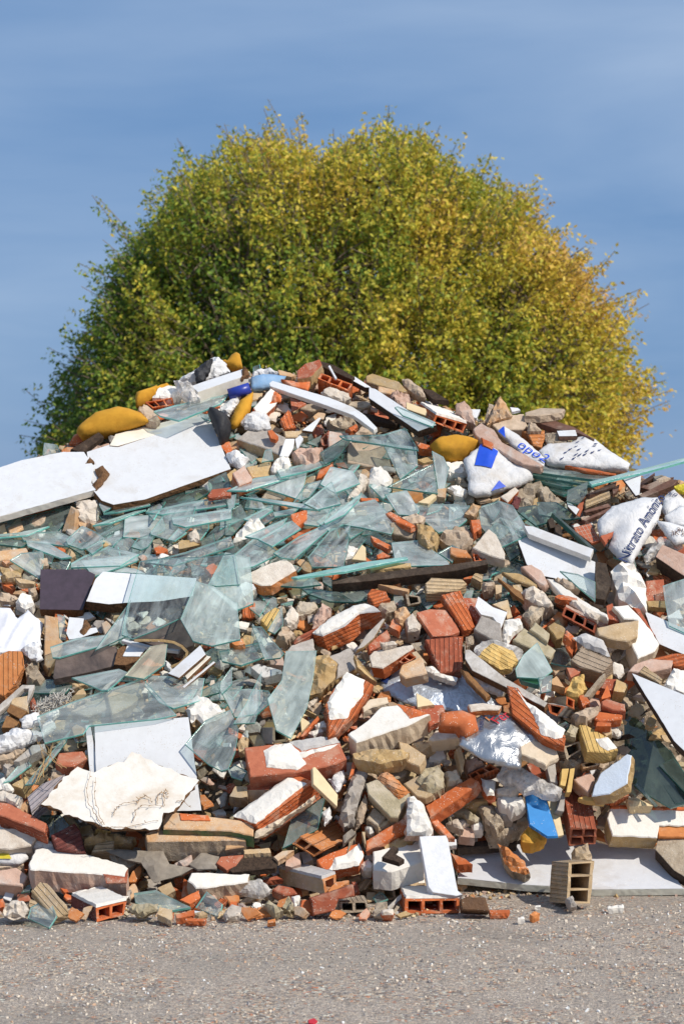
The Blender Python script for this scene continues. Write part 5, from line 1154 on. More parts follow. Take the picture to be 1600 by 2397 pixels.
        for s in extras.strip().split('/'):
            Q0 = [Vector((*loc(q), 0)) for q in pts(s, tile)]; Q = []
            for i in range(len(Q0)-1):
                for f in range(5): Q.append(Q0[i].lerp(Q0[i+1], f/5))
            Q.append(Q0[-1]); Q = [q+Vector((noise.noise((i*.7, 1, q.x*40)), noise.noise((i*.7, 6, q.y*40)), 1.4+noise.noise((i*.2, 3, q.x*9))*1.5))*.004 for i, q in enumerate(Q)]
            r = .0009 if face == 'weed' else .0010
            V, F = tube_geo(Q, r, 5, .45)
            if face == 'weed':
                for i in range(2, len(Q)):
                    for _ in range(1 if i % 3 == 0 else 0):
                        d = Vector((rnd.uniform(-1, 1), rnd.uniform(-1, 1), rnd.uniform(-.2, 1)))*.0055
                        v2, f2 = tube_geo([Q[i], Q[i]+d*.6, Q[i]+d], .0009, 4, .9); k = len(V); V += v2; F += [[j+k for j in f] for f in f2]
            link('stem', mesh('stem', V, F, [face]), root)
        P = [q for s in extras.strip().split('/') for q in pts(s, tile)]
        hull = [(min(q[0] for q in P), min(q[1] for q in P)), (max(q[0] for q in P), min(q[1] for q in P)), (max(q[0] for q in P), max(q[1] for q in P)), (min(q[0] for q in P), max(q[1] for q in P))]
        root.matrix_world = mw; finish(root, K, fkey, head, tail, hull); return root
    elif K == 'H':
        nx, ny = (int(s) for s in opts.get('n', '3x1').split('x'))
        q = [inv @ hit(*a, c, n) for a in P]          # TL TR BR BL in local (length, up, across)
        TL, TR, BR, BL = q
        def Q(s, tt, x): 
            r = TL.lerp(TR, s).lerp(BL.lerp(BR, s), tt); return (x, r.y, r.z)
        wdt = ((TR-TL).length+(BR-BL).length)/2; hgt = ((BL-TL).length+(BR-TR).length)/2
        ws, wt = min(.0085/wdt, .35/nx/2), min(.0085/hgt, .3/ny/2)
        S = [0.0]; 
        for i in range(nx): S += [i/nx+ws*(1 if i == 0 else .5), (i+1)/nx-ws*(1 if i == nx-1 else .5)]
        S.append(1.0); T_ = [0.0]
        for i in range(ny): T_ += [i/ny+wt*(1 if i == 0 else .5), (i+1)/ny-wt*(1 if i == ny-1 else .5)]
        T_.append(1.0)
        V = []; F = []; mi = []; idx = {}
        def vid(i, j, x):
            k = (i, j, x)
            if k not in idx:
                a = Q(S[i], T_[j], x); jj = .0008; idx[k] = len(V)
                V.append((a[0]+(rnd.uniform(-2, 2)*jj if x == 0 else 0), a[1]+rnd.uniform(-1, 1)*jj, a[2]+rnd.uniform(-1, 1)*jj))
            return idx[k]
        A, B = len(S)-1, len(T_)-1; dp = t*.93
        for i in range(A):
            for j in range(B):
                q4 = [(i, j), (i, j+1), (i+1, j+1), (i+1, j)]
                if i % 2 == 1 and j % 2 == 1:
                    for k in range(4):
                        a, b = q4[k], q4[(k+1) % 4]; F.append([vid(*a, 0), vid(*b, 0), vid(*b, dp), vid(*a, dp)]); mi.append(0)
                    F.append([vid(*a, dp) for a in q4]); mi.append(0)
                else: F.append([vid(*a, 0) for a in q4]); mi.append(0)
        ring = [(i, 0) for i in range(A)]+[(A, j) for j in range(B)]+[(i, B) for i in range(A, 0, -1)]+[(0, j) for j in range(B, 0, -1)]
        for k in range(len(ring)):
            a, b = ring[k], ring[(k+1) % len(ring)]; F.append([vid(*a, 0), vid(*b, 0), vid(*b, t), vid(*a, t)]); mi.append(1)
        F.append([vid(*a, t) for a in ring]); mi.append(1)
        sidem = opts.get('side', face if face.endswith('~') else face+'~')
        me = mesh('brick_body', V, F, [face, sidem], mi)
        bm = bmesh.new(); bm.from_mesh(me); bmesh.ops.recalc_face_normals(bm, faces=bm.faces[:]); bm.to_mesh(me); bm.free()
        if 'top' in opts:
            root = link(nm, None); link('brick_body', me, root); th = .007
            edge = [TL, TR, Vector((t, TR.y, TR.z)), Vector((t, TL.y, TL.z))]; O = []
            for k in range(4):
                a, b = edge[k], edge[(k+1) % 4]; m_ = max(2, int((b-a).length/.008))
                for f in range(m_):
                    r = a.lerp(b, f/m_); cen = (edge[0]+edge[2])/2
                    O.append(r+(cen-r)*(rnd.uniform(0, .05))+Vector((0, .0006, 0)))
            m_ = len(O); V = O+[r+((edge[0]+edge[2])/2-r)*.02+Vector((0, th*rnd.uniform(.8, 1.15), 0)) for r in O]
            F = [[k, (k+1) % m_, m_+(k+1) % m_, m_+k] for k in range(m_)]+[list(range(m_, 2*m_)), list(range(m_))[::-1]]
            me2 = mesh('plaster_coat', V, F, [opts['top']]); bm = bmesh.new(); bm.from_mesh(me2); bmesh.ops.recalc_face_normals(bm, faces=bm.faces[:]); bm.to_mesh(me2); bm.free()
            link('plaster_coat', me2, root)
        else:
            root = link(nm, me)
    def locr(q):                     # point of a bulging surface seen at this spot
        r = loc(q)
        for _ in range(5):
            h = topf(r[0], r[1], edged(r, L) if inside(r, L) else 0); s = inv @ hit(*q, c+n*h, n); r = (r[0]*.4+s.x*.6, r[1]*.4+s.y*.6)
        return r
    # parts traced on the face
    for ch in children:
        cm, cn = ch[0], ch[1]; ct = float(ch[3])/100 if len(ch) > 3 else .004
        CP = [(locr if topf else loc)(q) for q in pts(ch[2], tile)]
        if topf:
            z = lambda x, y, d: topf(x, y, max(.0, edged((x, y), L) if inside((x, y), L) else 0))+.0035
            V, F, mi = relief_geo(CP, 0, random.Random(3), z, .008, jit=.0008, step=.008)
            C2 = [(a[0], a[1], z(a[0], a[1], 0)) for a in V]
            link(cn, mesh(cn, C2, F, [cm], None, True), root)
        elif ct <= .0035:
            V, F, mi = slab_geo(CP, ct, rnd, jit=.0012, bev=.0004, z0=ct+.0002, step=.008, sidejit=.0006)
            link(cn, mesh(cn, V, F, [cm, cm], mi), root)
        else:
            zt = lambda x, y, d: .0015+ct*(1-math.exp(-d/.004))+.0012*noise.noise((x*60, y*60, 4))+.0008*noise.noise((x*140, y*140, 4))
            V, F, mi = relief_geo(CP, ct, rnd, zt, .011, jit=.0022, step=.006, rim=.0012, sidejit=.0005)
            link(cn, mesh(cn, V, F, [cm, cm], mi), root)
    for tx in texts:
        V2, F = text_geo(tx[0]); a = Vector(locr(pts(tx[1], tile)[0])); b = Vector(locr(pts(tx[2], tile)[0])); d = b-a
        wx = max(q[0] for q in V2)-min(q[0] for q in V2); s = d.length/wx; d.normalize(); e2 = Vector((-d.y, d.x)); V = []
        for q in V2:
            r = a+d*q[0]*s+e2*q[1]*s
            V.append((r.x, r.y, topf(r.x, r.y, edged(r, L) if inside(r, L) else 0)+.0045))
        link('lettering', mesh('lettering', V, F, [tx[4]]), root)
    if 'foot' in opts:
        V = []; F = []
        for (fx, fy) in ((880,600),(930,605),(840,630),(965,640),(830,660),(850,680),(760,700),(790,680),(855,718),(890,715),(942,700),(990,685),(815,742),(735,742),(830,715),(955,655),(905,690)):
            a = Vector(locr(pts(f'{fx},{fy}', tile)[0])); 
            for (dx, dy, r1, r2) in ((0, 0, .0042, .0022), (.0045, .0035, .0024, .0018)):
                k = len(V); m_ = 10
                for j in range(m_):
                    x = a.x+dx+math.cos(j*2*math.pi/m_)*r1; y = a.y+dy+math.sin(j*2*math.pi/m_)*r2+math.cos(j*.63)*.0018
                    V.append((x, y, topf(x, y, edged((x, y), L))+.0035))
                F.append(list(range(k, k+m_)))
        link('footprint_pattern', mesh('footprint_pattern', V, F, ['navy']), root)
    if face == 'til' and head:
        V = []; F = []; xs = [a for a, b in L]; ys = [b for a, b in L]
        for i in range(14):
            for ax in (0, 1):
                lo, hi = (min(xs), max(xs)) if ax == 0 else (min(ys), max(ys)); g = lo+(hi-lo)*(i+.5)/5
                if i >= 5: continue
                run = [f/80 for f in range(81)]; o1, o2 = (min(ys), max(ys)) if ax == 0 else (min(xs), max(xs))
                for f in range(80):
                    q1 = (g, o1+(o2-o1)*run[f]) if ax == 0 else (o1+(o2-o1)*run[f], g); q2 = (g, o1+(o2-o1)*run[f+1]) if ax == 0 else (o1+(o2-o1)*run[f+1], g)
                    if inside(q1, L) and inside(q2, L):
                        k = len(V); w_ = .0006
                        off = (w_, 0) if ax == 0 else (0, w_)
                        V += [(q1[0]-off[0], q1[1]-off[1], .0006+.0002*ax), (q1[0]+off[0], q1[1]+off[1], .0006+.0002*ax), (q2[0]+off[0], q2[1]+off[1], .0006+.0002*ax), (q2[0]-off[0], q2[1]-off[1], .0006+.0002*ax)]; F.append([k, k+1, k+2, k+3] if ax else [k+3, k+2, k+1, k])
        link('grout_grid', mesh('grout_grid', V, F, ['pk']), root)
    root.matrix_world = mw
    Pf = P
    if K == 'U':
        (x0, y0), (x1, y1) = P; Pf = [(x0, y0-17), (x1, y1-17), (x1, y1+17), (x0, y0+17)]
    if K == 'Y': Pf = [(x, y-15) for x, y in P]+[(x, y+15) for x, y in P[::-1]]
    if K == 'H':                                   # silhouette of the whole brick in the photo
        Pf = P
    finish(root, K, fkey, head, tail, Pf)
    return root
tile = 'A'; NP = 0
for ln in DATA.strip().split('\n'):
    ln = ln.strip()
    if not ln: continue
    if ln[0] == '#': tile = ln[1]; continue
    f = [s.strip() for s in ln.split(';')]
    K, poly = f[0].split(' ', 1); P = pts(poly, tile)
    yaw, pitch, t, lift = (float(x) for x in f[1].split())
    lab = f[3] if len(f) > 3 else ''; extras = f[4] if len(f) > 4 else ''
    if re.match(r'(\+|n=|txt=|foot=)', lab): lab, extras = '', lab
    head, tail = (lab.split('|')+[''])[:2] if lab else ('', '')
    if K == 'Z': P = pts(extras.split('/')[0], tile); P = P+[P[0]] if len(P) < 3 else P
    NP += 1
    try: piece(K, P, yaw, pitch, t/100, lift/100, f[2], head.strip(), tail.strip(), extras, tile, random.Random(NP*31+5))
    except Exception as exc:
        print('PIECE FAILED', tile, ln[:90], repr(exc)); raise
print('traced pieces', NP)
# ------------------------------------------------------------------ small fragments between the big pieces
OPAQUE = [(p['poly'], min(q[0] for q in p['poly']), max(q[0] for q in p['poly']), min(q[1] for q in p['poly']), max(q[1] for q in p['poly']), p) for p in PIECES if len(p['poly']) > 2]
def covered(x, y, m=0):
    c = 0
    for poly, x0, x1, y0, y1, p in OPAQUE:
        if x0-m <= x <= x1+m and y0-m <= y <= y1+m and (inside((x, y), poly) or (m and edged((x, y), poly) < m)):
            if p['K'] == 'G' and p['mat'] not in ('glf', 'gldd'): c = max(c, 1)
            else: return 2
    return c
SIL = [(-300,1200),(0,1092),(180,1012),(330,975),(480,888),(560,858),(740,858),(900,895),(1020,935),(1150,968),(1320,1000),(1470,1095),(1600,1122),(1900,1230)]
def silh(px):
    for (a, b), (c, d) in zip(SIL, SIL[1:]):
        if a <= px <= c: return b+(d-b)*(px-a)/(c-a)
    return 1200
rf = random.Random(21)
frag = []; cand = []
for size in (21, 17, 14, 11.5, 9.5, 8):
    for _ in range(7000):
        x = rf.uniform(2, 1598); y = rf.uniform(850, 2140)
        if y < silh(x)+size*.9: continue
        if x > 1075 and y > 1965: continue
        if y > 2125 and x > 1000: continue
        c = covered(x, y, 0)
        if c == 2 or (c == 1 and rf.random() > .22): continue
        vis = sum(covered(x+dx*size*.6, y+dy*size*.6) < 2 for dx, dy in ((1,0),(-1,0),(0,1),(0,-1)))
        if vis < 3: continue
        if any((x-a)**2+(y-b)**2 < ((size+s)*.66)**2 for a, b, s in frag): continue
        frag.append((x, y, size))
print('fragments', len(frag))
CNT = {}
POOL = [('B','te')]*8+[('B','or')]*6+[('B','td')]*2+[('B','pe')]*7+[('B','tan')]*7+[('B','och')]*4+[('M','mo')]*3+[('M','stn')]*5+[('M','olv')]*1+[('M','och')]*1+[('L','pw')]*7+[('L','pwd')]*3+[('M','co')]*2+[('M','pk')]*2+[('B','tan~')]*2+[('B','te~')]*2+[('T','cr')]*2+[('T','lam')]*3+[('T','tdl')]*2+[('W','wl')]*2+[('W','wbr')]*2+[('W','chipd')]*2+[('G','gl')]*2
for (x, y, s) in frag:
    glassy = 1010 < y < 1430 and 100 < x < 1280 or (1480 < y < 1740 and x < 540)
    K, m = rf.choice(POOL)
    if glassy and rf.random() < .45: K, m = 'G', rf.choice(('gl', 'gl', 'gl', 'gld'))
    if CNT.get(K, 0) > 292: continue
    CNT[K] = CNT.get(K, 0)+1
    nv = rf.randint(3, 5) if K in 'GT' else 4 if K == 'W' else rf.randint(4, 6)
    a0 = rf.uniform(0, 6.28); el = rf.uniform(.12, .25) if K == 'W' else rf.uniform(.35, .85); rot = rf.uniform(-1.1, .7); big = 1.5 if K in 'GW' else 1.1
    P = []
    for k in range(nv):
        a = a0+k*2*math.pi/nv+rf.uniform(-.35, .35); rr = s*rf.uniform(.75, 1.2)*big
        dx, dy = math.cos(a)*rr, math.sin(a)*rr*el; P.append((x+dx*math.cos(rot)-dy*math.sin(rot), y+dx*math.sin(rot)+dy*math.cos(rot)))
    th = {'G': .5, 'T': .7, 'W': .6, 'B': s*rf.choice((.035, .05, .09))}.get(K, s*.06*rf.uniform(.8, 1.3))
    piece(K, P, rf.uniform(-38, 30), rf.uniform(20, 66), th/100, rf.uniform(.02, .06), m, '', '', '', 'A', random.Random(len(PIECES)), {'B': 'brick_chip', 'L': 'plaster_chip', 'M': 'mortar_crumb', 'W': 'wood_splinter', 'G': 'glass_splinter', 'T': 'tile_chip'}[K])
    PIECES[-1]['noun'] = {'B': 'brick chip', 'L': 'plaster chip', 'M': 'mortar crumb', 'W': 'wood splinter', 'G': 'glass splinter', 'T': 'tile chip'}[K]
    PIECES[-1]['o']['group'] = {'B': 'small brick chips between the big pieces', 'L': 'small plaster chips between the big pieces', 'M': 'small mortar crumbs between the big pieces', 'W': 'wood splinters between the big pieces', 'G': 'glass splinters between the big panes', 'T': 'tile chips between the big pieces'}[K]
# ------------------------------------------------------------------ labels
LM = [p for p in PIECES if p['head']]
for p in LM: p['bb'] = (min(q[0] for q in p['poly']), max(q[0] for q in p['poly']), min(q[1] for q in p['poly']), max(q[1] for q in p['poly']))
seen = set(); WARN = []
for p in LM:
    lab = (p['head']+' '+p['tail']).strip()
    if not 4 <= len(lab.split()) <= 16: WARN.append((len(lab.split()), lab))
    if lab in seen: WARN.append(('dup', lab))
    seen.add(lab); p['o']['label'] = lab
def shape(p):
    P = p['poly']; a = math.sqrt(abs(area2(P)))
    ang = None; best = 0
    for i in range(len(P)):
        for q in P[i+1:]:
            d = math.hypot(P[i][0]-q[0], P[i][1]-q[1]); best = max(best, d)
    asp = best*best/(abs(area2(P)) or 1)
    sz = 'tiny' if a < 17 else 'small' if a < 32 else 'medium' if a < 62 else 'broad'
    sh = 'sliver-thin' if asp > 6.5 else 'long' if asp > 3.6 else 'three-cornered' if len(P) == 3 else 'five-sided' if len(P) == 5 and p['K'] in 'GP' else 'stubby' if asp < 1.75 else 'angular'
    return sz, sh
def rels(p, k=24):
    x, y = p['c']; R = []
    for q in LM:
        if len(q['head'].split()) > 8: continue
        x0, x1, y0, y1 = q['bb']; dx = max(x0-x, 0, x-x1); dy = max(y0-y, 0, y-y1)
        d = edged((x, y), q['poly'])
        ins = inside((x, y), q['poly'])
        if ins: w = 'against'
        elif dy == 0 and dx == 0: w = 'close by'
        elif dy >= dx: w = 'just above' if y < y0 else 'just below'
        else: w = 'just left of' if x < x0 else 'just right of'
        R.append((d if not ins else d*.5, w, q['head']))
    R.sort(); return R[:k]
for p in PIECES:
    if p['head']: continue
    sz, sh = shape(p); col = WORD.get(p['mat'].rstrip('~'), ''); nm = f"{sz} {sh} {col} {p['noun']}".replace('  ', ' ')
    R = rels(p); done = None; opts = []
    for d, w_, h in R[:3]: opts.append(f"{nm} {w_} the {h}")
    for i in range(len(R)):
        for j in range(i+1, len(R)):
            opts.append(f"{nm} {R[i][1]} the {R[i][2]}, {R[j][1]} the {R[j][2]}")
    for l in opts:
        if l not in seen and len(l.split()) <= 16: done = l; break
    if not done: bpy.data.objects.remove(p['o']); continue
    seen.add(done); p['o']['label'] = done
for w_ in WARN: print('LABEL', w_)
# ------------------------------------------------------------------ the body of the heap under the pieces
crest = []
for px in range(-900, 2600, 40):
    py = silh(px) if -300 <= px <= 1900 else 1200+ (abs(px-800)-1100)*.12
    Y = slopeY(px, py); q = ORI+ray(px, py)*Y; crest.append((q.x, q.y, q.z))
def crest_at(x):
    for a, b in zip(crest, crest[1:]):
        if a[0] <= x <= b[0]:
            f = (x-a[0])/(b[0]-a[0]); return a[1]+(b[1]-a[1])*f, a[2]+(b[2]-a[2])*f
    return 5.6, .5
def front(x, y, off):
    px = CX+FPX*x/5.0; sh = .27+.30*smooth(1000, 1110, px); zb = .42+.22*smooth(1000, 1110, px)
    yy = y-off-4.69
    return yy*.94 if yy*.94 > zb else min(zb, (yy-sh)/(1/.94-sh/zb))
def heap_z(x, y, off=.035):
    yc, zc = crest_at(x)
    z = front(x, y, off); top = zc-.045-(.55*(y-yc-.06) if y > yc+.06 else 0)
    z = min(z, top)
    edge = max(0, abs(x)-1.35); z -= edge*.85
    return z
xs = np.linspace(-2.2, 2.2, 150); ys = np.linspace(4.6, 8.6, 190); V = []; F = []
for j, y in enumerate(ys):
    for i, x in enumerate(xs):
        z = heap_z(x, y)+ .022*noise.noise((x*13, y*13, 1)) + .014*noise.noise((x*31, y*31, 5)) + .007*noise.noise((x*80, y*80, 9))
        V.append((x, y, max(-.05, z)))
nx_ = len(xs)
for j in range(len(ys)-1):
    for i in range(nx_-1): F.append([j*nx_+i, j*nx_+i+1, (j+1)*nx_+i+1, (j+1)*nx_+i])
o = link('rubble_bed', mesh('rubble_bed', V, F, ['dirt'], None, True)); o['kind'] = 'stuff'; o['label'] = 'brown dirt and fine debris filling the rubble heap'
# crumbs: uncountable grit of brick, mortar, plaster and glass lying all over the heap
CM = ['te', 'or', 'tan', 'och', 'mo', 'pw', 'stn', 'co', 'pk', 'gl', 'pwd', 'pe', 'tan', 'cr']
def grit(name, places, mats, lab, flat=False):
    V = []; F = []; mi = []
    for (x, y, z, s, m) in places:
        k = len(V); R = Matrix.Rotation(rf.uniform(0, 6.3), 3, Vector((rf.uniform(-1, 1), rf.uniform(-1, 1), rf.uniform(-1, 1))).normalized())
        sx, sy, sz = s*rf.uniform(.7, 1.5), s*rf.uniform(.6, 1.1), s*rf.uniform(.3, .8)
        if flat: sx, sy, sz = s*rf.uniform(.9, 2.2), s*rf.uniform(.35, .9), s*rf.uniform(.08, .28)
        if mats[m] == 'gl': sz = .0025; sx *= 1.5; sy *= 1.5
        for cx in (-1, 1):
            for cy in (-1, 1):
                for cz in (-1, 1): V.append(Vector((x, y, z))+R @ Vector((cx*sx*rf.uniform(.55, 1.1), cy*sy*rf.uniform(.55, 1.1), cz*sz*rf.uniform(.6, 1.1))))
        for f in ((0,1,3,2),(4,6,7,5),(0,4,5,1),(2,3,7,6),(0,2,6,4),(1,5,7,3)): F.append([k+i for i in f]); mi.append(m)
    o = link(name, mesh(name, V, F, mats, mi, False)); o['kind'] = 'stuff'; o['label'] = lab; return o
pl = []
for _ in range(37000):
    x = rf.uniform(-1.1, 1.1) if rf.random() < .82 else rf.uniform(-1.8, 1.8); y = rf.uniform(4.8, 6.9); z = heap_z(x, y)
    if z < .004: continue
    yc, zc = crest_at(x)
    if y > yc+.35: continue
    pl.append((x, y, z+rf.uniform(-.004, .018), rf.choice((.003, .0035, .004, .005, .006, .0075, .010)), rf.randrange(len(CM))))
grit('rubble_crumbs', pl, CM, 'loose crumbs of brick, mortar, plaster and glass')
pl = []
for _ in range(12500):
    x = rf.uniform(-1.1, 1.1) if rf.random() < .75 else rf.uniform(-1.8, 1.8); y = rf.uniform(4.8, 6.7); z = heap_z(x, y); yc, zc = crest_at(x)
    if z < .01 or y > yc+.15: continue
    k = rf.uniform(0, .035); pl.append((x, y-k*.7, z+k*.7, rf.choice((.005, .006, .008, .010, .013)), rf.randrange(len(CM))))
grit('rubble_splinters', pl, CM, 'thin splinters and flakes packed between the rubble pieces', True)
pl = []
for _ in range(3200):
    x = rf.uniform(-1.1, .3) if rf.random() < .8 else rf.uniform(.2, 1.1)
    y = 4.80-abs(rf.gauss(0, .045)) + (.24*smooth(.2, .4, x)); s = rf.choice((.0016, .002, .0025, .003, .004, .006)); pl.append((x, y, s*.35, s, rf.randrange(len(CM))))
grit('toe_crumbs', pl, CM, 'loose crumbs strewn along the foot of the heap')
# ------------------------------------------------------------------ road
def groundmat():
    m, t, out = base('road_gravel'); tc = N(t, 'ShaderNodeTexCoord'); v = tc.outputs['Object']
    n1 = noisef(t, v, 1.1, 5); n2 = noisef(t, v, 9, 5)
    def cells(scale):
        wv = N(t, 'ShaderNodeTexNoise'); wv.inputs['Scale'].default_value = scale*.7; LK(t, v, wv.inputs['Vector'])
        va = N(t, 'ShaderNodeVectorMath', operation='MULTIPLY_ADD'); va.inputs[1].default_value = (.012, .012, .012); LK(t, wv.outputs['Color'], va.inputs[0]); LK(t, v, va.inputs[2])
        vo = N(t, 'ShaderNodeTexVoronoi'); vo.inputs['Scale'].default_value = scale; LK(t, va.outputs[0], vo.inputs['Vector']); return vo
    a, b = cells(155), cells(300)
    def ramp_cols(src, cols):
        sp = N(t, 'ShaderNodeSeparateColor'); LK(t, src.outputs['Color'], sp.inputs[0])
        r = N(t, 'ShaderNodeValToRGB'); r.color_ramp.interpolation = 'CONSTANT'; e = r.color_ramp.elements
        for i, (p, c) in enumerate(cols):
            el = e[i] if i < 2 else e.new(p)
            el.position = p; el.color = (*c, 1)
        LK(t, sp.outputs[0], r.inputs['Fac']); return r.outputs[0]
    A = ramp_cols(a, [(0, (0.259,0.220,0.192)), (.22, (0.486,0.410,0.348)), (.42, (0.648,0.524,0.405)), (.58, (0.356,0.319,0.305)), (.70, (0.761,0.585,0.426)), (.80, (0.486,0.289,0.185)), (.86, (0.850,0.821,0.696)), (.93, (0.211,0.175,0.156)), (.97, (0.713,0.258,0.128))])
    B = ramp_cols(b, [(0, (0.324,0.281,0.248)), (.3, (0.486,0.410,0.355)), (.6, (0.632,0.517,0.412)), (.85, (0.842,0.730,0.611))])
    col = mixc(t, ramp(t, n2, .42, .58), A, B)
    col = mixc(t, ramp(t, noisef(t, v, 2.6, 6, .62, .8), .58, .70), col, mixc(t, .45, col, (.20, .175, .15)))
    col = mixc(t, ramp(t, n1, .45, .62), col, mixc(t, .55, col, (.40, .355, .31)))
    p = N(t, 'ShaderNodeBsdfPrincipled'); p.inputs['Roughness'].default_value = .9; p.inputs['Specular IOR Level'].default_value = .25; LK(t, col, p.inputs['Base Color'])
    ad = N(t, 'ShaderNodeMath', operation='ADD'); LK(t, a.outputs['Distance'], ad.inputs[0]); LK(t, b.outputs['Distance'], ad.inputs[1])
    ng = N(t, 'ShaderNodeMath', operation='MULTIPLY'); ng.inputs[1].default_value = -1; LK(t, ad.outputs[0], ng.inputs[0])
    bp = N(t, 'ShaderNodeBump'); bp.inputs['Strength'].default_value = .75; bp.inputs['Distance'].default_value = .006; LK(t, ng.outputs[0], bp.inputs['Height']); LK(t, bp.outputs[0], p.inputs['Normal'])
    LK(t, p.outputs[0], out.inputs['Surface']); return m
MATS['ground'] = groundmat()
g = 900; o = link('road', mesh('road', [(-g, -g, 0), (g, -g, 0), (g, g, 0), (-g, g, 0)], [[0, 1, 2, 3]], ['ground'])); o['kind'] = 'structure'
def gm(name, c): return solid('pebble_'+name, c, tuple(x*.8 for x in c), rough=.9, bump=.3, var=.0)
for k, c in (('p1', (0.459,0.405,0.351)), ('p2', (0.702,0.608,0.499)), ('p3', (0.230,0.216,0.216)), ('p4', (0.800,0.800,0.783)), ('p5', (0.567,0.378,0.257)), ('p6', (0.634,0.230,0.121)), ('p7', (0.378,0.351,0.338))): MATS[k] = gm(k, c)
PB = ['p1', 'p1', 'p1', 'p2', 'p2', 'p2', 'p2', 'p3', 'p4', 'p5', 'p5', 'p7', 'p1', 'p2', 'p1', 'p7', 'p7', 'p2', 'p2']
pl = []
for _ in range(9000):
    y = 3.5+1.35*rf.random()**.8; x = rf.uniform(-.24*y, .24*y); s = rf.choice((.0014, .0017, .002, .0024, .003))
    if x > .1 and rf.random() < .25: s *= 1.35
    if noise.noise((x*2.2, y*2.2, 0)) < rf.uniform(-.5, .2): continue
    pl.append((x, y, s*.3, s, rf.randrange(len(PB))))
grit('gravel', pl, PB, 'loose gravel chips on the road')
o = piece('T', [(721, 2388), (735, 2384), (743, 2390), (733, 2397), (722, 2395)], 0, 80, .004, 0, 'rd', 'small red plastic scrap', 'alone on the gravel at the bottom of the photo', '', 'A', random.Random(1)); o['label'] = 'small red plastic scrap alone on the gravel at the bottom of the photo'; o['category'] = 'scrap'; o.name = 'plastic_scrap'
# ------------------------------------------------------------------ autumn tree behind the heap
rng = np.random.default_rng(11)
TY = 25.0; TSC = FPX/TY
def wx(px): return (px-CX)/TSC
def wz(py): return CAMZ+(CY-py)/TSC
OUT = [(30,1130),(60,1060),(78,1000),(92,940),(98,880),(138,830),(160,780),(190,735),(212,680),(238,620),(262,570),(296,520),(345,482),(378,430),(405,385),(462,350),(518,318),(565,296),(640,272),(700,276),(745,284),(768,292),(800,284),(840,272),(930,276),(985,290),(1040,326),(1095,348),(1150,388),(1195,412),(1250,445),(1295,500),(1340,545),(1392,598),(1420,650),(1445,700),(1485,745),(1512,800),(1520,860),(1548,900),(1525,950),(1500,1010),(1485,1075),(1455,1120)]
c0 = (800, 1010)
angs = np.array([math.atan2((c0[1]-p[1])/1.0, p[0]-c0[0]) for p in OUT]); rad = np.array([math.hypot(p[0]-c0[0], p[1]-c0[1]) for p in OUT])/TSC
od = np.argsort(angs); angs = angs[od]; rad = rad[od]
CTR = np.array([wx(c0[0]), TY, wz(c0[1])])
def crown_r(d):
    """crown radius along unit directions d (n,3): the lit outline towards the sides and top, rounder in depth, ragged with noise"""
    th = np.arctan2(d[:, 2], np.hypot(d[:, 0], 0)*np.sign(d[:, 0]+1e-9))
    ra = np.interp(th, angs, rad, left=rad[0], right=rad[-1])
    side = np.hypot(d[:, 0], d[:, 2]); rb = 3.5
    return 1/np.sqrt((side/ra)**2+(d[:, 1]/rb)**2)
NT = 10500
d = rng.normal(size=(NT*3, 3)); d /= np.linalg.norm(d, axis=1)[:, None]
d = d[(d[:, 2] > -.42) & ((d[:, 1] < .45) | (rng.random(len(d)) < .35))][:NT]
NT = len(d)
R = crown_r(d)
lump = np.array([noise.noise((a*3.2, b*3.2, c*3.2)) + .55*noise.noise((a*8, b*8, c*8)) for a, b, c in d])
# the crown parts into two domes: a furrow runs down from the notch in its top
fx = CTR[0]+d[:, 0]*R; furrow = np.exp(-((fx-wx(765)+.04*(d[:, 2]*R))/.17)**2)*np.clip(d[:, 2]*1.6-.2, 0, 1)*(d[:, 1] < .3)
tipr = R*(.95+.085*lump-.03*furrow) * np.where(rng.random(NT) < .10, rng.uniform(1.0, 1.08, NT), 1.0) * np.where(rng.random(NT) < .42, rng.uniform(.62, .95, NT), 1.0)
tips = CTR+d*tipr[:, None]
# loose sprays that stick out of the outline
sp_d = []; sp_r = []
for (sx, sy) in ((232,470),(262,520),(192,600),(214,640),(170,735),(95,822),(120,850),(72,930),(100,985),(45,1030),(345,452),(385,370),(430,330),(1550,905),(1532,858),(1488,690),(1500,735),(1425,600),(1395,560),(1250,402),(1150,360),(1520,945),(1495,1000),(1075,318),(630,252),(700,256),(910,254)):
    for _ in range(3):
        v_ = np.array([wx(sx+rng.normal()*9)-CTR[0], rng.normal()*.35, wz(sy+rng.normal()*9)-CTR[2]]); r_ = np.linalg.norm(v_); sp_d.append(v_/r_); sp_r.append(r_)
d = np.vstack([d, sp_d]); tipr = np.concatenate([tipr, sp_r]); lump = np.concatenate([lump, np.full(len(sp_r), .4)]); NT = len(d); tips = CTR+d*tipr[:, None]
up = np.array([0, 0, 1.0])
ln = rng.uniform(.55, 1.05, NT)
gd = d*.85+up*rng.uniform(.0, .45, NT)[:, None]+rng.normal(size=(NT, 3))*.22; gd /= np.linalg.norm(gd, axis=1)[:, None]
starts = tips-gd*ln[:, None]
per = 32
tt = rng.random((NT, per))**.75
pos = starts[:, None, :]+gd[:, None, :]*(ln[:, None]*tt)[:, :, None]
droop = rng.uniform(-.02, .16, NT); pos[:, :, 2] -= (droop[:, None]*tt**2)
pos += rng.normal(size=pos.shape)*.028
pos = pos.reshape(-1, 3); gdl = np.repeat(gd, per, axis=0); lumpl = np.repeat(lump, per); n = len(pos)
keep = rng.random(n) < np.clip(.88+.58*lumpl, .2, 1); pos = pos[keep]; gdl = gdl[keep]; n = len(pos)
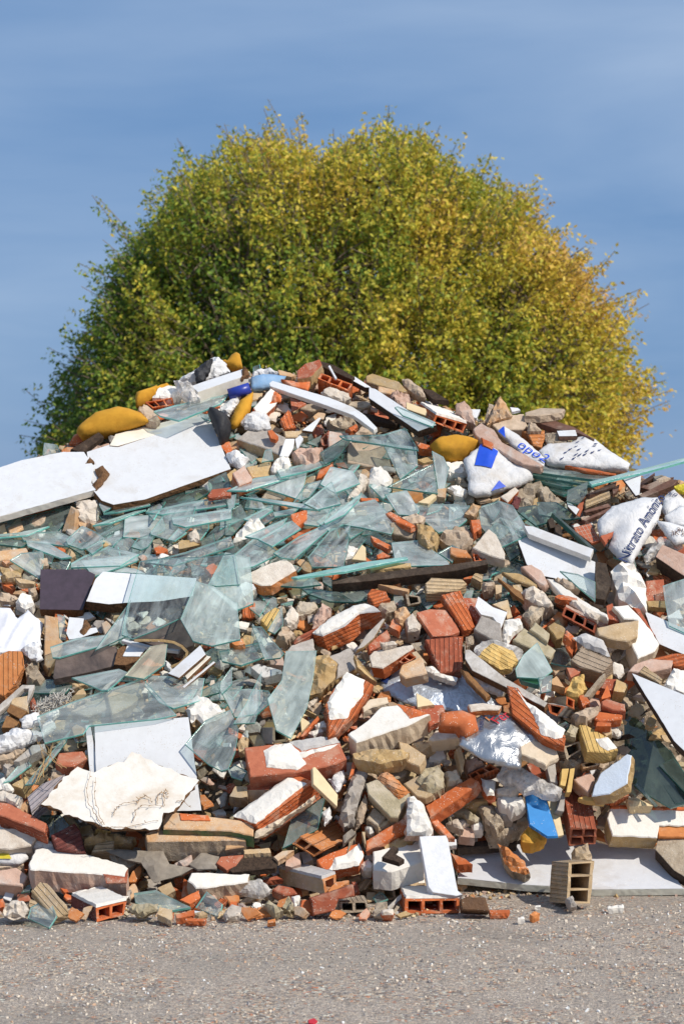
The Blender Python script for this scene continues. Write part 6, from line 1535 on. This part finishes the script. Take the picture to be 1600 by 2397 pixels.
ax = gdl*.5+rng.normal(size=(n, 3))*.6+np.array([0, -.1, -.55]); ax /= np.linalg.norm(ax, axis=1)[:, None]
nr = rng.normal(size=(n, 3))+np.array([.2, -.55, .5]); nr -= ax*np.sum(nr*ax, axis=1)[:, None]; nr /= np.linalg.norm(nr, axis=1)[:, None]
sd = np.cross(ax, nr); L_ = rng.uniform(.044, .080, n)[:, None]; W_ = L_*rng.uniform(.42, .58, n)[:, None]
q = np.empty((n, 4, 3)); q[:, 0] = pos; q[:, 1] = pos+ax*L_*.45+sd*W_*.5+nr*L_*.06; q[:, 2] = pos+ax*L_; q[:, 3] = pos+ax*L_*.45-sd*W_*.5+nr*L_*.06
me = bpy.data.meshes.new('crown'); me.vertices.add(n*4); me.vertices.foreach_set('co', q.reshape(-1).astype(np.float32))
me.loops.add(n*4); me.loops.foreach_set('vertex_index', np.arange(n*4, dtype=np.int32)); me.polygons.add(n); me.polygons.foreach_set('loop_start', np.arange(0, n*4, 4, dtype=np.int32)); me.polygons.foreach_set('loop_total', np.full(n, 4, dtype=np.int32)); me.update(calc_edges=True)
# autumn turning: each leaf has its own colour; whole boughs turn earlier, more so on the right and at the shoot tips
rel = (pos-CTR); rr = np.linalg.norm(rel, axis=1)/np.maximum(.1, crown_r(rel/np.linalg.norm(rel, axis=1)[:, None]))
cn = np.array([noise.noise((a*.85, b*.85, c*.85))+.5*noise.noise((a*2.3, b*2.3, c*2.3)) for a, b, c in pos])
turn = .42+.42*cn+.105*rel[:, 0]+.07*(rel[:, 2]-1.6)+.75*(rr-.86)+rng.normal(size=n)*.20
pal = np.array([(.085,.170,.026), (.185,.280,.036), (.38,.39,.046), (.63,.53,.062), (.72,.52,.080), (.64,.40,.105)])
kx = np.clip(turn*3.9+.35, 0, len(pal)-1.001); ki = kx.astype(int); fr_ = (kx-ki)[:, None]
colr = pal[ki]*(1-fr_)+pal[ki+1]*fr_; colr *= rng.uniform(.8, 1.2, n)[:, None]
at_ = me.attributes.new('leaf_colour', 'FLOAT_COLOR', 'FACE'); at_.data.foreach_set('color', np.hstack([colr, np.ones((n, 1))]).reshape(-1).astype(np.float32))
m, t, out = base('leaves'); an = N(t, 'ShaderNodeAttribute', attribute_name='leaf_colour')
p_ = N(t, 'ShaderNodeBsdfPrincipled'); p_.inputs['Roughness'].default_value = .55; p_.inputs['Specular IOR Level'].default_value = .3; LK(t, an.outputs['Color'], p_.inputs['Base Color'])
tr = N(t, 'ShaderNodeBsdfTranslucent'); LK(t, an.outputs['Color'], tr.inputs['Color']); ms = N(t, 'ShaderNodeMixShader'); ms.inputs[0].default_value = .32
LK(t, p_.outputs[0], ms.inputs[1]); LK(t, tr.outputs[0], ms.inputs[2]); LK(t, ms.outputs[0], out.inputs['Surface']); me.materials.append(m)
tree = link('autumn_tree', None); tree.location = (CTR[0], TY, 0); tree['category'] = 'tree'; tree['label'] = 'broad dome-shaped tree turning yellow in autumn behind the rubble heap'
cr = link('crown', me, tree); me.transform(Matrix.Translation((-CTR[0], -TY, 0)))
MATS['bark'] = solid('bark', (.24,.185,.14), (.15,.115,.085), rough=.95, bump=.9, bscale=30, nscale=12, var=.02)
V = []; F = []
def addtube(P, r, k, tp):
    v2, f2 = tube_geo(P, r, k, tp); b = len(V); V.extend(v2); F.extend([[i+b for i in f] for f in f2])
addtube([Vector((0, 0, -.1)), Vector((.03, 0, .4)), Vector((0, .05, .9)), Vector((.05, 0, 1.5))], .21, 10, .8)
link('trunk', mesh('trunk', V, F, ['bark'], None, True), tree)
V = []; F = []
limbs = []
for k in range(26):
    a = rng.normal(size=3); a[2] = abs(a[2])*.9+.25; a /= np.linalg.norm(a); r_ = float(crown_r(a[None])[0])*.8
    P0 = Vector((0, 0, .7+.7*rng.random())); P3 = Vector((a[0]*r_, a[1]*r_, CTR[2]+a[2]*r_)); P1 = P0+Vector((a[0]*.5, a[1]*.5, .6))
    P = [P0*(1-f)**2+P1*2*f*(1-f)+P3*f*f for f in (0, .15, .3, .45, .6, .75, .9, 1)]
    addtube(P, .06+.03*rng.random(), 6, .15); limbs.append(P)
LP = np.array([tuple(p) for P in limbs for p in P[2:]])
sel = rng.choice(NT, 4200, replace=False)
for i in sel:
    s_ = starts[i]-np.array([CTR[0], TY, 0]); tpt = tips[i]-np.array([CTR[0], TY, 0])
    dist = np.linalg.norm(LP-s_, axis=1); b0 = Vector(LP[dist.argmin()])
    s1 = Vector(s_); e_ = Vector(tpt)
    if (b0-s1).length < 2.2: addtube([b0, b0.lerp(s1, .5)+Vector((0, 0, .08)), s1, e_], .015, 3, .3)
    else: addtube([s1, s1.lerp(e_, .5), e_], .011, 3, .35)
link('branches', mesh('branches', V, F, ['bark'], None, True), tree)
